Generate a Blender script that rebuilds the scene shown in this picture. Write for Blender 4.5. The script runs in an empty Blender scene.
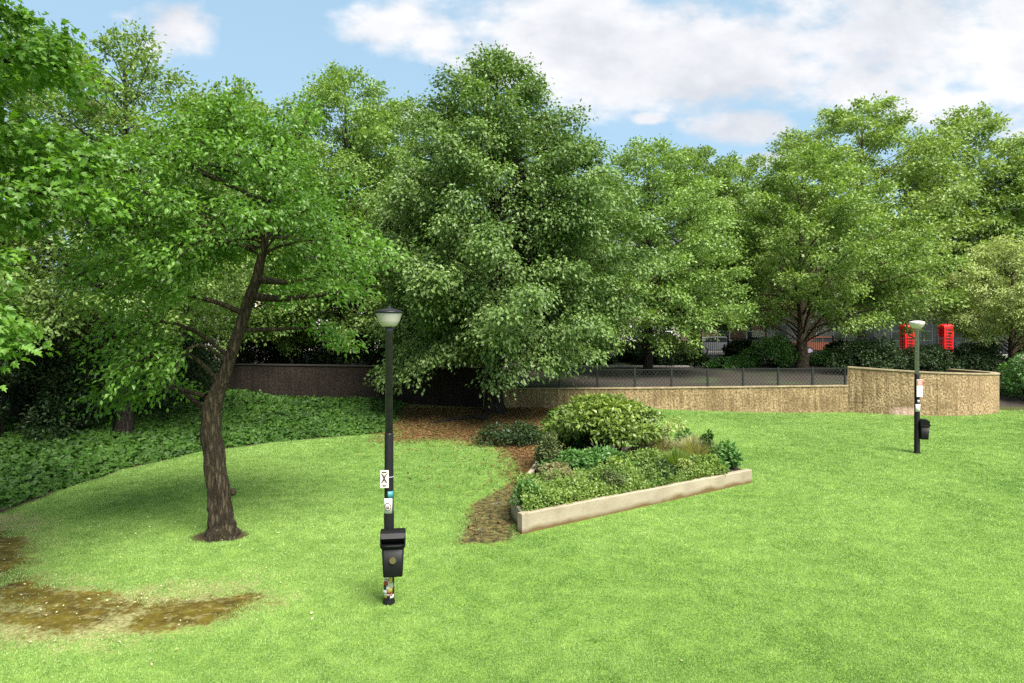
import bpy, bmesh, math, random
import numpy as np
from mathutils import Vector

SC = bpy.context.scene
COL = SC.collection
PI = math.pi
CAMH, F, HZ = 3.89, 667.0, 330.0

# ------------------------------------------------------------------ small maths
def PX(px, py, Y):
    """picture position at depth Y -> world point (used while surveying the photo)"""
    return ((px - 512) * Y / F, Y, CAMH - (py - HZ) * Y / F)

def hsh(ix, iy, seed):
    h = np.sin(ix * 127.1 + iy * 311.7 + seed * 74.7) * 43758.5453
    return h - np.floor(h)

def vnoise(x, y, s=1.0, seed=0):
    x = np.asarray(x, float) / s; y = np.asarray(y, float) / s
    ix, iy = np.floor(x), np.floor(y)
    fx, fy = x - ix, y - iy
    fx = fx * fx * (3 - 2 * fx); fy = fy * fy * (3 - 2 * fy)
    a, b = hsh(ix, iy, seed), hsh(ix + 1, iy, seed)
    c, d = hsh(ix, iy + 1, seed), hsh(ix + 1, iy + 1, seed)
    return (a * (1 - fx) + b * fx) * (1 - fy) + (c * (1 - fx) + d * fx) * fy

def fbm(x, y, s=1.0, seed=0, o=4):
    v, a, t = 0, 1.0, 0
    for k in range(o):
        v = v + a * vnoise(x, y, s / 2 ** k, seed + k * 3.1); t += a; a *= .5
    return v / t

def sstep(a, b, x):
    t = np.clip((np.asarray(x, float) - a) / (b - a), 0, 1)
    return t * t * (3 - 2 * t)

def poly_sd(poly, x, y):
    """signed distance to polygon, positive inside"""
    x = np.asarray(x, float); y = np.asarray(y, float)
    d = np.full(x.shape, 1e9); ins = np.zeros(x.shape, bool)
    n = len(poly)
    for i in range(n):
        x0, y0 = poly[i]; x1, y1 = poly[(i + 1) % n]
        ex, ey = x1 - x0, y1 - y0
        t = np.clip(((x - x0) * ex + (y - y0) * ey) / (ex * ex + ey * ey + 1e-12), 0, 1)
        d = np.minimum(d, np.hypot(x - x0 - t * ex, y - y0 - t * ey))
        c = ((y0 > y) != (y1 > y)) & (x < (x1 - x0) * (y - y0) / (y1 - y0 + 1e-12) + x0)
        ins ^= c
    return np.where(ins, d, -d)

def ghz(x, y):
    """height of the lawn"""
    x = np.asarray(x, float); y = np.asarray(y, float)
    m = .38 * sstep(20, 31, y) * sstep(14, 3, x)
    m = m + .35 * sstep(-10.5, -14, x) * sstep(8, 14, y) * sstep(40, 30, y)
    fade = sstep(60, 45, y) * sstep(-60, -40, x)
    return m * fade + .05 * (fbm(x, y, 6, 5, 2) - .5) * fade

def uphz(y):
    """height of the terrace behind the retaining wall"""
    return np.interp(y, [28, 32, 42, 46.4, 47.6, 60, 900], [1.18, 1.2, 1.46, 1.72, 1.86, 1.9, 2.0])

def G(px, py):
    """picture position -> point on the lawn"""
    z = 0.0
    for _ in range(12):
        Y = F * (CAMH - z) / (py - HZ)
        X = (px - 512) * Y / F
        z = float(ghz(X, Y))
    return (X, Y, z)

# ------------------------------------------------------------------ materials
def new_mat(name):
    m = bpy.data.materials.new(name); m.use_nodes = True
    nt = m.node_tree; nt.nodes.clear()
    return m, nt, nt.nodes.new('ShaderNodeOutputMaterial')

def N(nt, t, **kw):
    n = nt.nodes.new(t)
    for k, v in kw.items():
        if k.startswith('i_'):
            key = k[2:]
            n.inputs[int(key) if key.isdigit() else key].default_value = v
        else:
            setattr(n, k, v)
    return n

def L(nt, a, b): nt.links.new(a, b)

def mixrgb(nt, fac, a, b, mode='MIX'):
    n = nt.nodes.new('ShaderNodeMix'); n.data_type = 'RGBA'; n.blend_type = mode
    for s, v in ((n.inputs[0], fac), (n.inputs[6], a), (n.inputs[7], b)):
        if hasattr(v, 'links'): L(nt, v, s)
        elif isinstance(v, (int, float)): s.default_value = v
        else: s.default_value = (*v, 1) if len(v) == 3 else v
    return n.outputs[2]

def mth(nt, op, a, b=None, c=None, clamp=False):
    n = nt.nodes.new('ShaderNodeMath'); n.operation = op; n.use_clamp = clamp
    for i, v in enumerate((a, b, c)):
        if v is None: continue
        if hasattr(v, 'links'): L(nt, v, n.inputs[i])
        else: n.inputs[i].default_value = v
    return n.outputs[0]

def simple(name, col, rough=.6, metal=0, noise=.0, scale=20, col2=None, bump=0, spec=.5, trans=0):
    m, nt, out = new_mat(name)
    p = N(nt, 'ShaderNodeBsdfPrincipled', i_Roughness=rough, i_Metallic=metal)
    p.inputs['Specular IOR Level'].default_value = spec
    p.inputs['Transmission Weight'].default_value = trans
    tc = N(nt, 'ShaderNodeTexCoord')
    nz = N(nt, 'ShaderNodeTexNoise', i_Scale=scale, i_Detail=6.0)
    L(nt, tc.outputs['Object'], nz.inputs['Vector'])
    c2 = col2 or tuple(min(1, c * (1 + noise)) for c in col)
    c1 = col if col2 else tuple(c * (1 - noise) for c in col)
    L(nt, mixrgb(nt, mth(nt, 'MULTIPLY_ADD', nz.outputs[0], 2.0, -.5, True), c1, c2), p.inputs['Base Color'])
    if bump:
        b = N(nt, 'ShaderNodeBump', i_Strength=bump, i_Distance=.02)
        L(nt, nz.outputs[0], b.inputs['Height']); L(nt, b.outputs[0], p.inputs['Normal'])
    L(nt, p.outputs[0], out.inputs[0])
    return m

def leaf_mat(name, dark, light, rough=.45, trans=.35, spec=.45, tint=None):
    """leaf: colour varies leaf by leaf (attribute 'var'), part of the light passes through"""
    m, nt, out = new_mat(name)
    at = N(nt, 'ShaderNodeAttribute', attribute_name='var')
    c = mixrgb(nt, at.outputs['Fac'], dark, light)
    p = N(nt, 'ShaderNodeBsdfPrincipled', i_Roughness=rough)
    p.inputs['Specular IOR Level'].default_value = spec
    L(nt, c, p.inputs['Base Color'])
    tr = N(nt, 'ShaderNodeBsdfTranslucent')
    t = tint or (1.3, 1.35, .5)
    L(nt, mixrgb(nt, 1.0, c, t, 'MULTIPLY'), tr.inputs[0])
    mx = N(nt, 'ShaderNodeMixShader', i_0=trans)
    L(nt, p.outputs[0], mx.inputs[1]); L(nt, tr.outputs[0], mx.inputs[2])
    L(nt, mx.outputs[0], out.inputs[0])
    return m

def bark_mat(name, c1, c2, moss=None):
    m, nt, out = new_mat(name)
    tc = N(nt, 'ShaderNodeTexCoord')
    mp = N(nt, 'ShaderNodeMapping'); mp.inputs['Scale'].default_value = (17, 17, 2.6)
    L(nt, tc.outputs['Object'], mp.inputs[0])
    nz = N(nt, 'ShaderNodeTexNoise', i_Scale=1.6, i_Detail=8.0, i_Roughness=.65)
    L(nt, mp.outputs[0], nz.inputs['Vector'])
    c = mixrgb(nt, mth(nt, 'MULTIPLY_ADD', nz.outputs[0], 2.6, -.8, True), c1, c2)
    if moss:
        n2 = N(nt, 'ShaderNodeTexNoise', i_Scale=1.8, i_Detail=4.0)
        L(nt, tc.outputs['Object'], n2.inputs['Vector'])
        c = mixrgb(nt, mth(nt, 'MULTIPLY_ADD', n2.outputs[0], 3.5, -1.7, True), c, moss)
    # fissures: stretched cells, dark in the cracks
    vo = N(nt, 'ShaderNodeTexVoronoi', feature='DISTANCE_TO_EDGE', i_Scale=.9)
    wv = N(nt, 'ShaderNodeVectorMath', operation='MULTIPLY_ADD'); wv.inputs[1].default_value = (1.6, 1.6, 1.6)
    L(nt, nz.outputs['Color'], wv.inputs[0]); L(nt, mp.outputs[0], wv.inputs[2]); L(nt, wv.outputs[0], vo.inputs['Vector'])
    crack = mth(nt, 'MULTIPLY', vo.outputs['Distance'], 5.0, None, True)
    c = mixrgb(nt, mth(nt, 'MULTIPLY_ADD', crack, .65, .35), tuple(x * .4 for x in c1), c)
    p = N(nt, 'ShaderNodeBsdfPrincipled', i_Roughness=.9)
    p.inputs['Specular IOR Level'].default_value = .2
    L(nt, c, p.inputs['Base Color'])
    b = N(nt, 'ShaderNodeBump', i_Strength=1.0, i_Distance=.06)
    L(nt, mth(nt, 'MULTIPLY_ADD', crack, .45, nz.outputs[0]), b.inputs['Height']); L(nt, b.outputs[0], p.inputs['Normal'])
    L(nt, p.outputs[0], out.inputs[0])
    return m

# ------------------------------------------------------------------ objects
def setp(o, label=None, cat=None, group=None, kind=None):
    if label: o['label'] = label
    if cat: o['category'] = cat
    if group: o['group'] = group
    if kind: o['kind'] = kind
    return o

def empty(name, loc, label, cat, group=None, rz=0):
    o = bpy.data.objects.new(name, None); COL.objects.link(o)
    o.location = loc; o.rotation_euler = (0, 0, rz); o.empty_display_size = .2
    return setp(o, label, cat, group)

def link(name, me, mat, parent=None):
    o = bpy.data.objects.new(name, me); COL.objects.link(o)
    if mat is not None and not me.materials: me.materials.append(mat)
    if parent is not None: o.parent = parent
    return o

def np_mesh(name, V, faces, k, var=None, smooth=False, attrs=None):
    """V (n,3); faces (m,k) all with k corners"""
    V = np.asarray(V, np.float32); faces = np.asarray(faces, np.int32)
    me = bpy.data.meshes.new(name)
    me.vertices.add(len(V)); me.vertices.foreach_set('co', V.ravel())
    nf = len(faces)
    me.loops.add(nf * k); me.loops.foreach_set('vertex_index', faces.ravel())
    me.polygons.add(nf)
    me.polygons.foreach_set('loop_start', np.arange(nf, dtype=np.int32) * k)
    me.polygons.foreach_set('use_smooth', np.full(nf, smooth))
    at = dict(attrs or {})
    if var is not None: at['var'] = var
    for a, v in at.items():
        d = me.attributes.new(a, 'FLOAT', 'POINT')
        d.data.foreach_set('value', np.asarray(v, np.float32))
    me.update(calc_edges=True)
    return me

class MB:
    """collects simple shapes into one mesh"""
    def __init__(s): s.bm = bmesh.new()
    def box(s, lo, hi, bevel=0):
        x0, y0, z0 = lo; x1, y1, z1 = hi
        vs = [s.bm.verts.new(p) for p in ((x0,y0,z0),(x1,y0,z0),(x1,y1,z0),(x0,y1,z0),(x0,y0,z1),(x1,y0,z1),(x1,y1,z1),(x0,y1,z1))]
        fs = [s.bm.faces.new([vs[i] for i in f]) for f in ((3,2,1,0),(4,5,6,7),(0,1,5,4),(1,2,6,5),(2,3,7,6),(3,0,4,7))]
        if bevel:
            es = list({e for f in fs for e in f.edges})
            bmesh.ops.bevel(s.bm, geom=es, offset=bevel, segments=2, profile=.7, affect='EDGES')
        return s
    def bar(s, a, b, w, h=None):
        """square bar from a to b"""
        a, b = Vector(a), Vector(b); d = (b - a).normalized()
        u = d.cross(Vector((0, 0, 1)));
        if u.length < 1e-3: u = Vector((1, 0, 0))
        u.normalize(); v = u.cross(d); h = h or w
        q = []
        for p in (a, b):
            for su, sv in ((-1,-1),(1,-1),(1,1),(-1,1)):
                q.append(s.bm.verts.new(p + u * su * w / 2 + v * sv * h / 2))
        for f in ((0,1,2,3),(7,6,5,4),(0,4,5,1),(1,5,6,2),(2,6,7,3),(3,7,4,0)):
            s.bm.faces.new([q[i] for i in f])
        return s
    def tube(s, pts, radii, n=8, cap=True):
        pts = [Vector(p) for p in pts]; rings = []
        ref = Vector((.31, .95, .08))
        for i, p in enumerate(pts):
            d = (pts[min(i + 1, len(pts) - 1)] - pts[max(i - 1, 0)]).normalized()
            u = ref - d * ref.dot(d)
            if u.length < 1e-3: u = Vector((1, 0, 0))
            u.normalize(); ref = u; v = d.cross(u)
            rings.append([s.bm.verts.new(p + (u * math.cos(2*PI*k/n) + v * math.sin(2*PI*k/n)) * radii[i]) for k in range(n)])
        for a, b in zip(rings, rings[1:]):
            for k in range(n):
                f = s.bm.faces.new((a[k], a[(k+1) % n], b[(k+1) % n], b[k])); f.smooth = True
        if cap:
            s.bm.faces.new(rings[0][::-1]); s.bm.faces.new(rings[-1])
        return s
    def lathe(s, prof, n=24, c=(0, 0), cap=True):
        rings = [[s.bm.verts.new((c[0] + r * math.cos(2*PI*k/n), c[1] + r * math.sin(2*PI*k/n), z)) for k in range(n)] for r, z in prof]
        for a, b in zip(rings, rings[1:]):
            for k in range(n):
                f = s.bm.faces.new((a[k], a[(k+1) % n], b[(k+1) % n], b[k])); f.smooth = True
        if cap:
            s.bm.faces.new(rings[0][::-1]); s.bm.faces.new(rings[-1])
        return s
    def loft(s, rings, smooth=False, cap=True):
        rr = [[s.bm.verts.new(p) for p in r] for r in rings]
        n = len(rr[0])
        for a, b in zip(rr, rr[1:]):
            for k in range(n):
                f = s.bm.faces.new((a[k], a[(k+1) % n], b[(k+1) % n], b[k])); f.smooth = smooth
        if cap:
            s.bm.faces.new(rr[0][::-1]); s.bm.faces.new(rr[-1])
        return s
    def prism(s, outline, axis, lo, hi):
        """outline of 2-D points extruded along axis 0 or 1"""
        def P3(p, t): return (t, p[0], p[1]) if axis == 0 else (p[0], t, p[1])
        a = [s.bm.verts.new(P3(p, lo)) for p in outline]; b = [s.bm.verts.new(P3(p, hi)) for p in outline]
        n = len(a)
        for k in range(n): s.bm.faces.new((a[k], a[(k+1) % n], b[(k+1) % n], b[k]))
        s.bm.faces.new(a[::-1]); s.bm.faces.new(b)
        bmesh.ops.recalc_face_normals(s.bm, faces=s.bm.faces[:])
        return s
    def build(s, name, mat, parent=None):
        me = bpy.data.meshes.new(name)
        bmesh.ops.recalc_face_normals(s.bm, faces=s.bm.faces[:])
        s.bm.to_mesh(me); s.bm.free()
        return link(name, me, mat, parent)

# ------------------------------------------------------------------ leaves
LEAF_OVAL = (np.array([(0,0,0),(.45,-.32,.10),(1,0,-.06),(.45,.32,.10)]), np.array([(0,1,2,3)]), 4)
LEAF_POINT = (np.array([(0,0,0),(.35,-.27,.08),(.75,-.16,.06),(1.05,0,-.12),(.75,.16,.06),(.35,.27,.08)]),
              np.array([(0,1,4,5),(1,2,3,4)]), 4)
_l = [(0,0),(.05,-.30),(.28,-.52),(.34,-.24),(.66,-.42),(.68,-.16),(1.05,0),(.68,.16),(.66,.42),(.34,.24),(.28,.52),(.05,.30)]
LEAF_MAPLE = (np.array([(.3,0,-.05)] + [(x, y, .10*abs(y)/.5 - .16*max(0, x-.5)) for x, y in _l]),
              np.array([(0, 1+i, 1+(i+1) % 12) for i in range(12)]), 3)
LEAF_IVY = (np.array([(0,0,0),(.1,-.42,.04),(.55,-.30,.06),(1,0,-.1),(.55,.30,.06),(.1,.42,.04)]),
            np.array([(0,1,2,3),(0,3,4,5)]), 4)

def nrm(a): return a / (np.linalg.norm(a, axis=1, keepdims=True) + 1e-9)

def leaf_mesh(name, P, D, Nn, size, var, tpl=LEAF_OVAL):
    T, Fc, k = tpl
    D = nrm(D); Y = nrm(np.cross(Nn, D)); Z = np.cross(D, Y)
    s = np.asarray(size).reshape(-1, 1, 1)
    V = P[:, None, :] + s * (T[None, :, 0:1] * D[:, None, :] + T[None, :, 1:2] * Y[:, None, :] + T[None, :, 2:3] * Z[:, None, :])
    n, t = len(P), len(T)
    Fa = (Fc[None] + (np.arange(n) * t)[:, None, None]).reshape(-1, k)
    return np_mesh(name, V.reshape(-1, 3), Fa, k, var=np.repeat(np.clip(var, 0, 1), t))

def bez(a, b, c, t):
    t = np.asarray(t)[:, None]
    return a * (1 - t) ** 2 + 2 * b * t * (1 - t) + c * t * t

def make_tree(name, label, cat, group, base, trunk, zb, zt, prof, rx, ry, leaves, lsize, lmat, wmat, seed,
              n_limb=60, off=(0, 0), rise=.35, droop=.15, spread=.30, flat=.45, tpl=LEAF_OVAL, lump=.35,
              sub_k=.30, keep=None, hang=0.0, extra=(), up=.9, sub_n=7, fill=.42, fork=.12, lr=1.0, maxdrop=99, tn=12):
    """trunk: local points (x,y,z,r). Limbs go from the trunk to a lumpy envelope, side shoots leave the limbs,
    leaves sit in sprays along the shoots."""
    rg = np.random.default_rng(seed)
    root = empty(name, base, label, cat, group)
    tp = np.array([t[:3] for t in trunk], float); tr = np.array([t[3] for t in trunk], float)
    w = MB()
    # smooth trunk
    tt = np.linspace(0, 1, len(tp)); ts = np.linspace(0, 1, len(tp) * 3)
    sp = np.stack([np.interp(ts, tt, tp[:, i]) for i in range(3)], 1)
    for _ in range(2): sp[1:-1] = .25 * sp[:-2] + .5 * sp[1:-1] + .25 * sp[2:]
    sr = np.interp(ts, tt, tr)
    wob = sr * .07
    sp[:, 0] += wob * np.sin(np.arange(len(sp)) * 1.7 + seed); sp[:, 1] += wob * np.cos(np.arange(len(sp)) * 1.3 + seed)
    w.tube(sp, sr, tn)
    z00 = sp[0, 2]
    for vv in w.bm.verts:
        c0 = np.array([np.interp(vv.co.z, sp[:, 2], sp[:, 0]), np.interp(vv.co.z, sp[:, 2], sp[:, 1])])
        dx, dy = vv.co.x - c0[0], vv.co.y - c0[1]; th = math.atan2(dy, dx); hz = max(0, 1 - (vv.co.z - z00) / (2.4 * sr[0]))
        k = 1 + .22 * hz * math.cos(5 * th + seed) + .10 * hz * math.cos(3 * th + 1) + .05 * math.sin(4 * th + 2.2 * vv.co.z + seed) + .03 * math.sin(9 * th + 5 * vv.co.z)
        vv.co.x = c0[0] + dx * k; vv.co.y = c0[1] + dy * k
    ph = rg.random(8) * 6.28
    def lobe(az, u):
        return 1 + lump * (.5 * np.sin(3 * az + ph[0] + 5 * u) + .35 * np.sin(5 * az + ph[1] - 9 * u) + .4 * np.sin(11 * u + ph[2] + 2 * az))
    us, rs = np.array(prof).T
    shoots = []; limb_of = []; nl = [0]
    def add_limb(q, r0, depth=1.0):
        """q: points of a limb"""
        w.tube(q, np.linspace(r0, max(.012, r0 * .18), len(q)), 6, False)
        ln = np.linalg.norm(np.diff(q, axis=0), axis=1).sum()
        ns = max(4, int(sub_n * min(1.5, .4 + ln / 5)))
        for j in range(ns):
            t = fill + (1 - fill) * (j + rg.random()) / ns
            i = min(int(t * (len(q) - 1)), len(q) - 2); f = t * (len(q) - 1) - i
            p = q[i] * (1 - f) + q[i + 1] * f
            d = q[i + 1] - q[i]; d = d / (np.linalg.norm(d) + 1e-9)
            side = np.cross(d, (0, 0, 1)); side = side / (np.linalg.norm(side) + 1e-9)
            sg = 1 if (j % 2) else -1
            dd = d * (.4 + .5 * rg.random()) + side * sg * (.6 + .6 * rg.random()) + np.array((0, 0, rg.normal(.12, .35)))
            sl = (sub_k * ln * (1.12 - t) + .28) * (.7 + .6 * rg.random())
            e = p + dd / np.linalg.norm(dd) * sl; e[2] -= hang * sl * rg.random()
            shoots.append((p, e)); limb_of.append(nl[0])
            if sl > .5: w.tube([p, (p + e) / 2 + (0, 0, .05 * sl), e], [max(.008, r0 * .16), max(.006, r0 * .11), .004], 4, False)
        shoots.append((q[-2], q[-1] + (q[-1] - q[-2]) * .3)); limb_of.append(nl[0]); nl[0] += 1
    ax = lambda z: np.array([np.interp(z, tp[:, 2], tp[:, 0]), np.interp(z, tp[:, 2], tp[:, 1]), z])
    ztop = tp[-1, 2]; zfork = trunk[0][2] + fork * (zt - trunk[0][2])
    for i in range(n_limb):
        u = (i + .5) / n_limb; az = i * 2.39996 + rg.normal(0, .25)
        R = np.interp(u, us, rs) * lobe(az, u)
        tip = np.array([off[0] * np.interp(u, (0, .3, 1), (1, 1, 0)) + tp[-1, 0] * u * .0 + rx * R * math.cos(az), off[1] + ry * R * math.sin(az), zb + u * (zt - zb)])
        c = ax(min(tip[2], ztop)); tip[:2] += c[:2] * (.5 if off == (0, 0) else 0)
        h = math.hypot(tip[0] - c[0], tip[1] - c[1])
        zl = max(zfork, zb * .6); za = min(tip[2] - rise * h - .3, ztop - .05)
        if za < zl: za = min(zl + (.32 * rg.random() ** 1.5) * (ztop - zl), ztop - .05)
        a = ax(za)
        if a[2] - tip[2] > maxdrop: continue
        mid = (a + tip) / 2; mid[2] += droop * h + .1 * rg.normal() + max(0, a[2] - tip[2]) * .55
        mid[:2] += rg.normal(0, .06 * h + .02, 2)
        q = bez(a, mid, tip, np.linspace(0, 1, 7))
        add_limb(q, max(.02, lr * min(.5 * np.interp(za, tp[:, 2], tr), .016 * h + .025)))
    for e in extra:
        q = np.array([p[:3] for p in e], float)
        t0 = np.linspace(0, 1, len(q)); t1 = np.linspace(0, 1, 8)
        q = np.stack([np.interp(t1, t0, q[:, k]) for k in range(3)], 1)
        for _ in range(2): q[1:-1] = .25 * q[:-2] + .5 * q[1:-1] + .25 * q[2:]
        w.tube(q, np.linspace(e[0][3], e[-1][3], len(q)), 8, False)
        add_limb(q, e[-1][3])
    A = np.array([s[0] for s in shoots]); B = np.array([s[1] for s in shoots])
    ln = np.linalg.norm(B - A, axis=1)
    pr = (ln + .3); pr = pr / pr.sum()
    idx = rg.choice(len(A), leaves, p=pr)
    t = rg.random(leaves) ** .55
    d = B[idx] - A[idx]; dl = nrm(d)
    P = A[idx] + d * t[:, None]
    v = nrm(rg.normal(0, 1, (leaves, 3)) + np.array([0, 0, .45]))
    tuft_r = rg.uniform(.55, 1.45, len(A))[idx] * spread * 1.95
    P += v * (tuft_r * (.45 + .60 * rg.random(leaves)) * (1 - .35 * (1 - t)))[:, None] * np.array([1, 1, .42 + flat * .6])
    P[:, 2] -= .10 * t * ln[idx] * (1 + hang)
    if keep is not None:
        k = keep(P); P, dl, idx, v = P[k], dl[k], idx[k], v[k]
    n = len(P)
    ctr = np.array([off[0], off[1], (zb + zt) / 2])
    outw = nrm((P - ctr) * np.array([1, 1, .5]))
    Nn = nrm(np.array([0, 0, up * .75]) + v * .75 + outw * .25 + rg.normal(0, .38, (n, 3)))
    D = nrm(dl * .4 + v * .6 + outw * .3 + rg.normal(0, .55, (n, 3)) + np.array([0, 0, -.35 - hang]))
    size = lsize * rg.uniform(.65, 1.3, n)
    cl = rg.random(len(A))
    lb = rg.random(nl[0])[np.array(limb_of)]
    var = .30 * cl[idx] + .25 * lb[idx] + .45 * rg.random(n) + rg.normal(0, .08, n)
    w.build('trunk', wmat, root)
    me = leaf_mesh('crown', P, D, Nn, size, var, tpl)
    link('crown', me, lmat, root)
    return root

def make_bush(name, label, cat, group, base, rx, ry, h, leaves, lsize, lmat, wmat, seed, tpl=LEAF_OVAL, lumps=14, up=.6,
              flat=.6, shell=.55, stems=9, part='foliage', apart=False, zlo=.12):
    """rounded shrub: stems fan out from the base to lumps of leaves"""
    rg = np.random.default_rng(seed)
    root = empty(name, base, label, cat, group)
    C = []; R = []
    for i in range(lumps):
        az = i * 2.4 + rg.normal(0, .3); u = (i + .5) / lumps
        r = .78 * math.sqrt(max(0, 1 - (u * .95) ** 2)) * rg.uniform(.75, 1.1)
        C.append((rx * r * math.cos(az), ry * r * math.sin(az), h * (zlo + (.80 - zlo) * u))); R.append(rg.uniform(.26, .42))
    C = np.array(C); R = np.array(R)
    w = MB()
    for i in range(stems):
        k = rg.integers(0, lumps); e = Vector(C[k])
        a = Vector((e.x * .15, e.y * .15, -.05)); m = (a + e) / 2 + Vector((0, 0, .1 * h))
        w.tube([a, m, e], [.03 * h ** .5, .02 * h ** .5, .008], 5, False)
        if apart: w.build('stem', wmat, root); w = MB()
    if not apart: w.build('stem', wmat, root)
    i = rg.choice(lumps, leaves, p=R ** 2 / (R ** 2).sum())
    v = nrm(rg.normal(0, 1, (leaves, 3))); rad = (shell + (1.08 - shell) * rg.random(leaves)) * R[i]
    P = C[i] + v * rad[:, None] * np.array([rx, ry, h * flat])
    k = P[:, 2] > .02; P, v, i = P[k], v[k], i[k]; n = len(P)
    Nn = nrm(v * .6 + np.array([0, 0, up]) + rg.normal(0, .4, (n, 3)))
    D = nrm(v + rg.normal(0, .6, (n, 3)) + np.array([0, 0, -.2]))
    var = .45 * rg.random(lumps)[i] + .55 * rg.random(n)
    link(part, leaf_mesh(part, P, D, Nn, lsize * rg.uniform(.6, 1.3, n), var, tpl), lmat, root)
    return root

# ================================================================== MATERIALS
M = {}
M['bark_cherry'] = bark_mat('bark cherry', (.026, .018, .012), (.115, .085, .056), (.085, .075, .035))
M['bark_dark'] = bark_mat('bark dark', (.018, .015, .012), (.075, .06, .045))
M['bark_tan'] = bark_mat('bark tan', (.06, .045, .03), (.20, .155, .10))
M['leaf_cherry'] = leaf_mat('cherry leaf', (.045, .115, .013), (.175, .335, .050), .40, .38)
M['leaf_maple'] = leaf_mat('maple leaf', (.065, .160, .018), (.215, .400, .060), .40, .42)
M['leaf_lime'] = leaf_mat('lime leaf', (.053, .110, .022), (.225, .332, .092), .44, .28, .45, (1.22, 1.35, .5))
M['leaf_pale'] = leaf_mat('pale leaf', (.105, .190, .034), (.280, .410, .105), .45, .27)
M['leaf_plane'] = leaf_mat('plane leaf', (.120, .195, .040), (.330, .440, .120), .48, .27)
M['leaf_robinia'] = leaf_mat('robinia leaf', (.085, .150, .030), (.260, .370, .100), .45, .34)
M['leaf_dark'] = leaf_mat('dark leaf', (.011, .027, .008), (.042, .078, .022), .45, .2, .3)  # leaf colour lowered to carry the canopy shade over the shrubs
M['leaf_layer'] = leaf_mat('layered leaf', (.075, .150, .026), (.285, .400, .085), .45, .26)
M['leaf_silver'] = leaf_mat('silver leaf', (.22, .28, .075), (.44, .50, .18), .5, .3)
M['leaf_ivy'] = leaf_mat('ivy leaf', (.007, .026, .005), (.075, .170, .022), .48, .22, .25)
M['leaf_laurel'] = leaf_mat('laurel leaf', (.045, .095, .016), (.27, .36, .065), .38, .28, .5)
M['leaf_hedge'] = leaf_mat('hedge leaf', (.080, .150, .026), (.260, .360, .080), .45, .3)
M['leaf_conifer'] = leaf_mat('conifer', (.06, .09, .025), (.13, .16, .05), .6, .2)
M['leaf_fresh'] = leaf_mat('fresh leaf', (.045, .12, .022), (.13, .27, .06), .42, .3)
M['leaf_straw'] = leaf_mat('straw grass', (.20, .21, .07), (.46, .43, .22), .6, .3)
M['leaf_brownish'] = leaf_mat('dry shrub', (.13, .128, .05), (.28, .265, .11), .6, .25)
M['grass'] = leaf_mat('grass blades', (.078, .185, .030), (.370, .520, .165), .5, .3, .4)
M['litter'] = leaf_mat('fallen leaf', (.060, .034, .012), (.225, .125, .042), .7, .1, .3, (1, .9, .6))
M['litter_pale'] = leaf_mat('pale fallen leaf', (.16, .20, .06), (.60, .56, .34), .7, .1, .3, (1, .9, .6))
M['black'] = simple('black paint', (.011, .010, .012), .4, noise=.3, scale=30, spec=.25)
M['bin_black'] = simple('black plastic', (.006, .006, .006), .48, noise=.3, scale=12, spec=.22)
M['bin_dark'] = simple('bin inside', (.004, .004, .004), .8)
M['grey_paint'] = simple('grey paint', (.33, .27, .36), .45, noise=.2, scale=14)
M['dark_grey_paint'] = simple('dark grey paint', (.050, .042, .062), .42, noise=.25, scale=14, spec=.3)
M['white_paint'] = simple('white paint', (.75, .74, .70), .5, noise=.08)
M['sign_white'] = simple('sign white', (.78, .74, .66), .4, noise=.06, scale=12)
M['sticker_white'] = simple('sticker white', (.80, .80, .80), .4, noise=.10, scale=40)
M['red_print'] = simple('red print', (.50, .05, .045), .5)
M['dark_print'] = simple('dark print', (.07, .035, .035), .5)
M['teal_print'] = simple('teal print', (.05, .22, .25), .5)
M['pink_print'] = simple('pink print', (.55, .22, .25), .5)
M['yellow_print'] = simple('yellow print', (.70, .48, .10), .5)
M['gold'] = simple('dull gold print', (.10, .085, .03), .5)
M['red_gloss'] = simple('red gloss', (.62, .012, .012), .3, noise=.1)
M['glass_dark'] = simple('dark glass', (.03, .035, .04), .08, spec=.8)
M['tyre'] = simple('tyre', (.02, .02, .02), .9)
M['rail_black'] = simple('railing black', (.012, .013, .013), .5)
M['stone_pale'] = simple('pale stone', (.38, .35, .30), .85, noise=.25, scale=6, bump=.3)
M['soil'] = simple('soil', (.035, .024, .014), .95, noise=.5, scale=9, bump=.8)
M['stucco'] = simple('stucco', (.36, .34, .31), .8, noise=.08, scale=3)
M['asphalt'] = simple('asphalt', (.05, .05, .052), .9, noise=.3, scale=4)
M['paving'] = simple('paving', (.15, .145, .135), .85, noise=.2, scale=3)
M['roof'] = simple('slate', (.07, .075, .085), .7, noise=.3, scale=5)

def lamp_bowl_mat():
    m, nt, out = new_mat('frosted bowl')
    p = N(nt, 'ShaderNodeBsdfPrincipled', i_Roughness=.35)
    p.inputs['Base Color'].default_value = (.80, .72, .71, 1)
    tr = N(nt, 'ShaderNodeBsdfTranslucent'); tr.inputs[0].default_value = (.85, .85, .80, 1)
    mx = N(nt, 'ShaderNodeMixShader', i_0=.45)
    L(nt, p.outputs[0], mx.inputs[1]); L(nt, tr.outputs[0], mx.inputs[2]); L(nt, mx.outputs[0], out.inputs[0])
    return m
M['bowl'] = lamp_bowl_mat()

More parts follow.
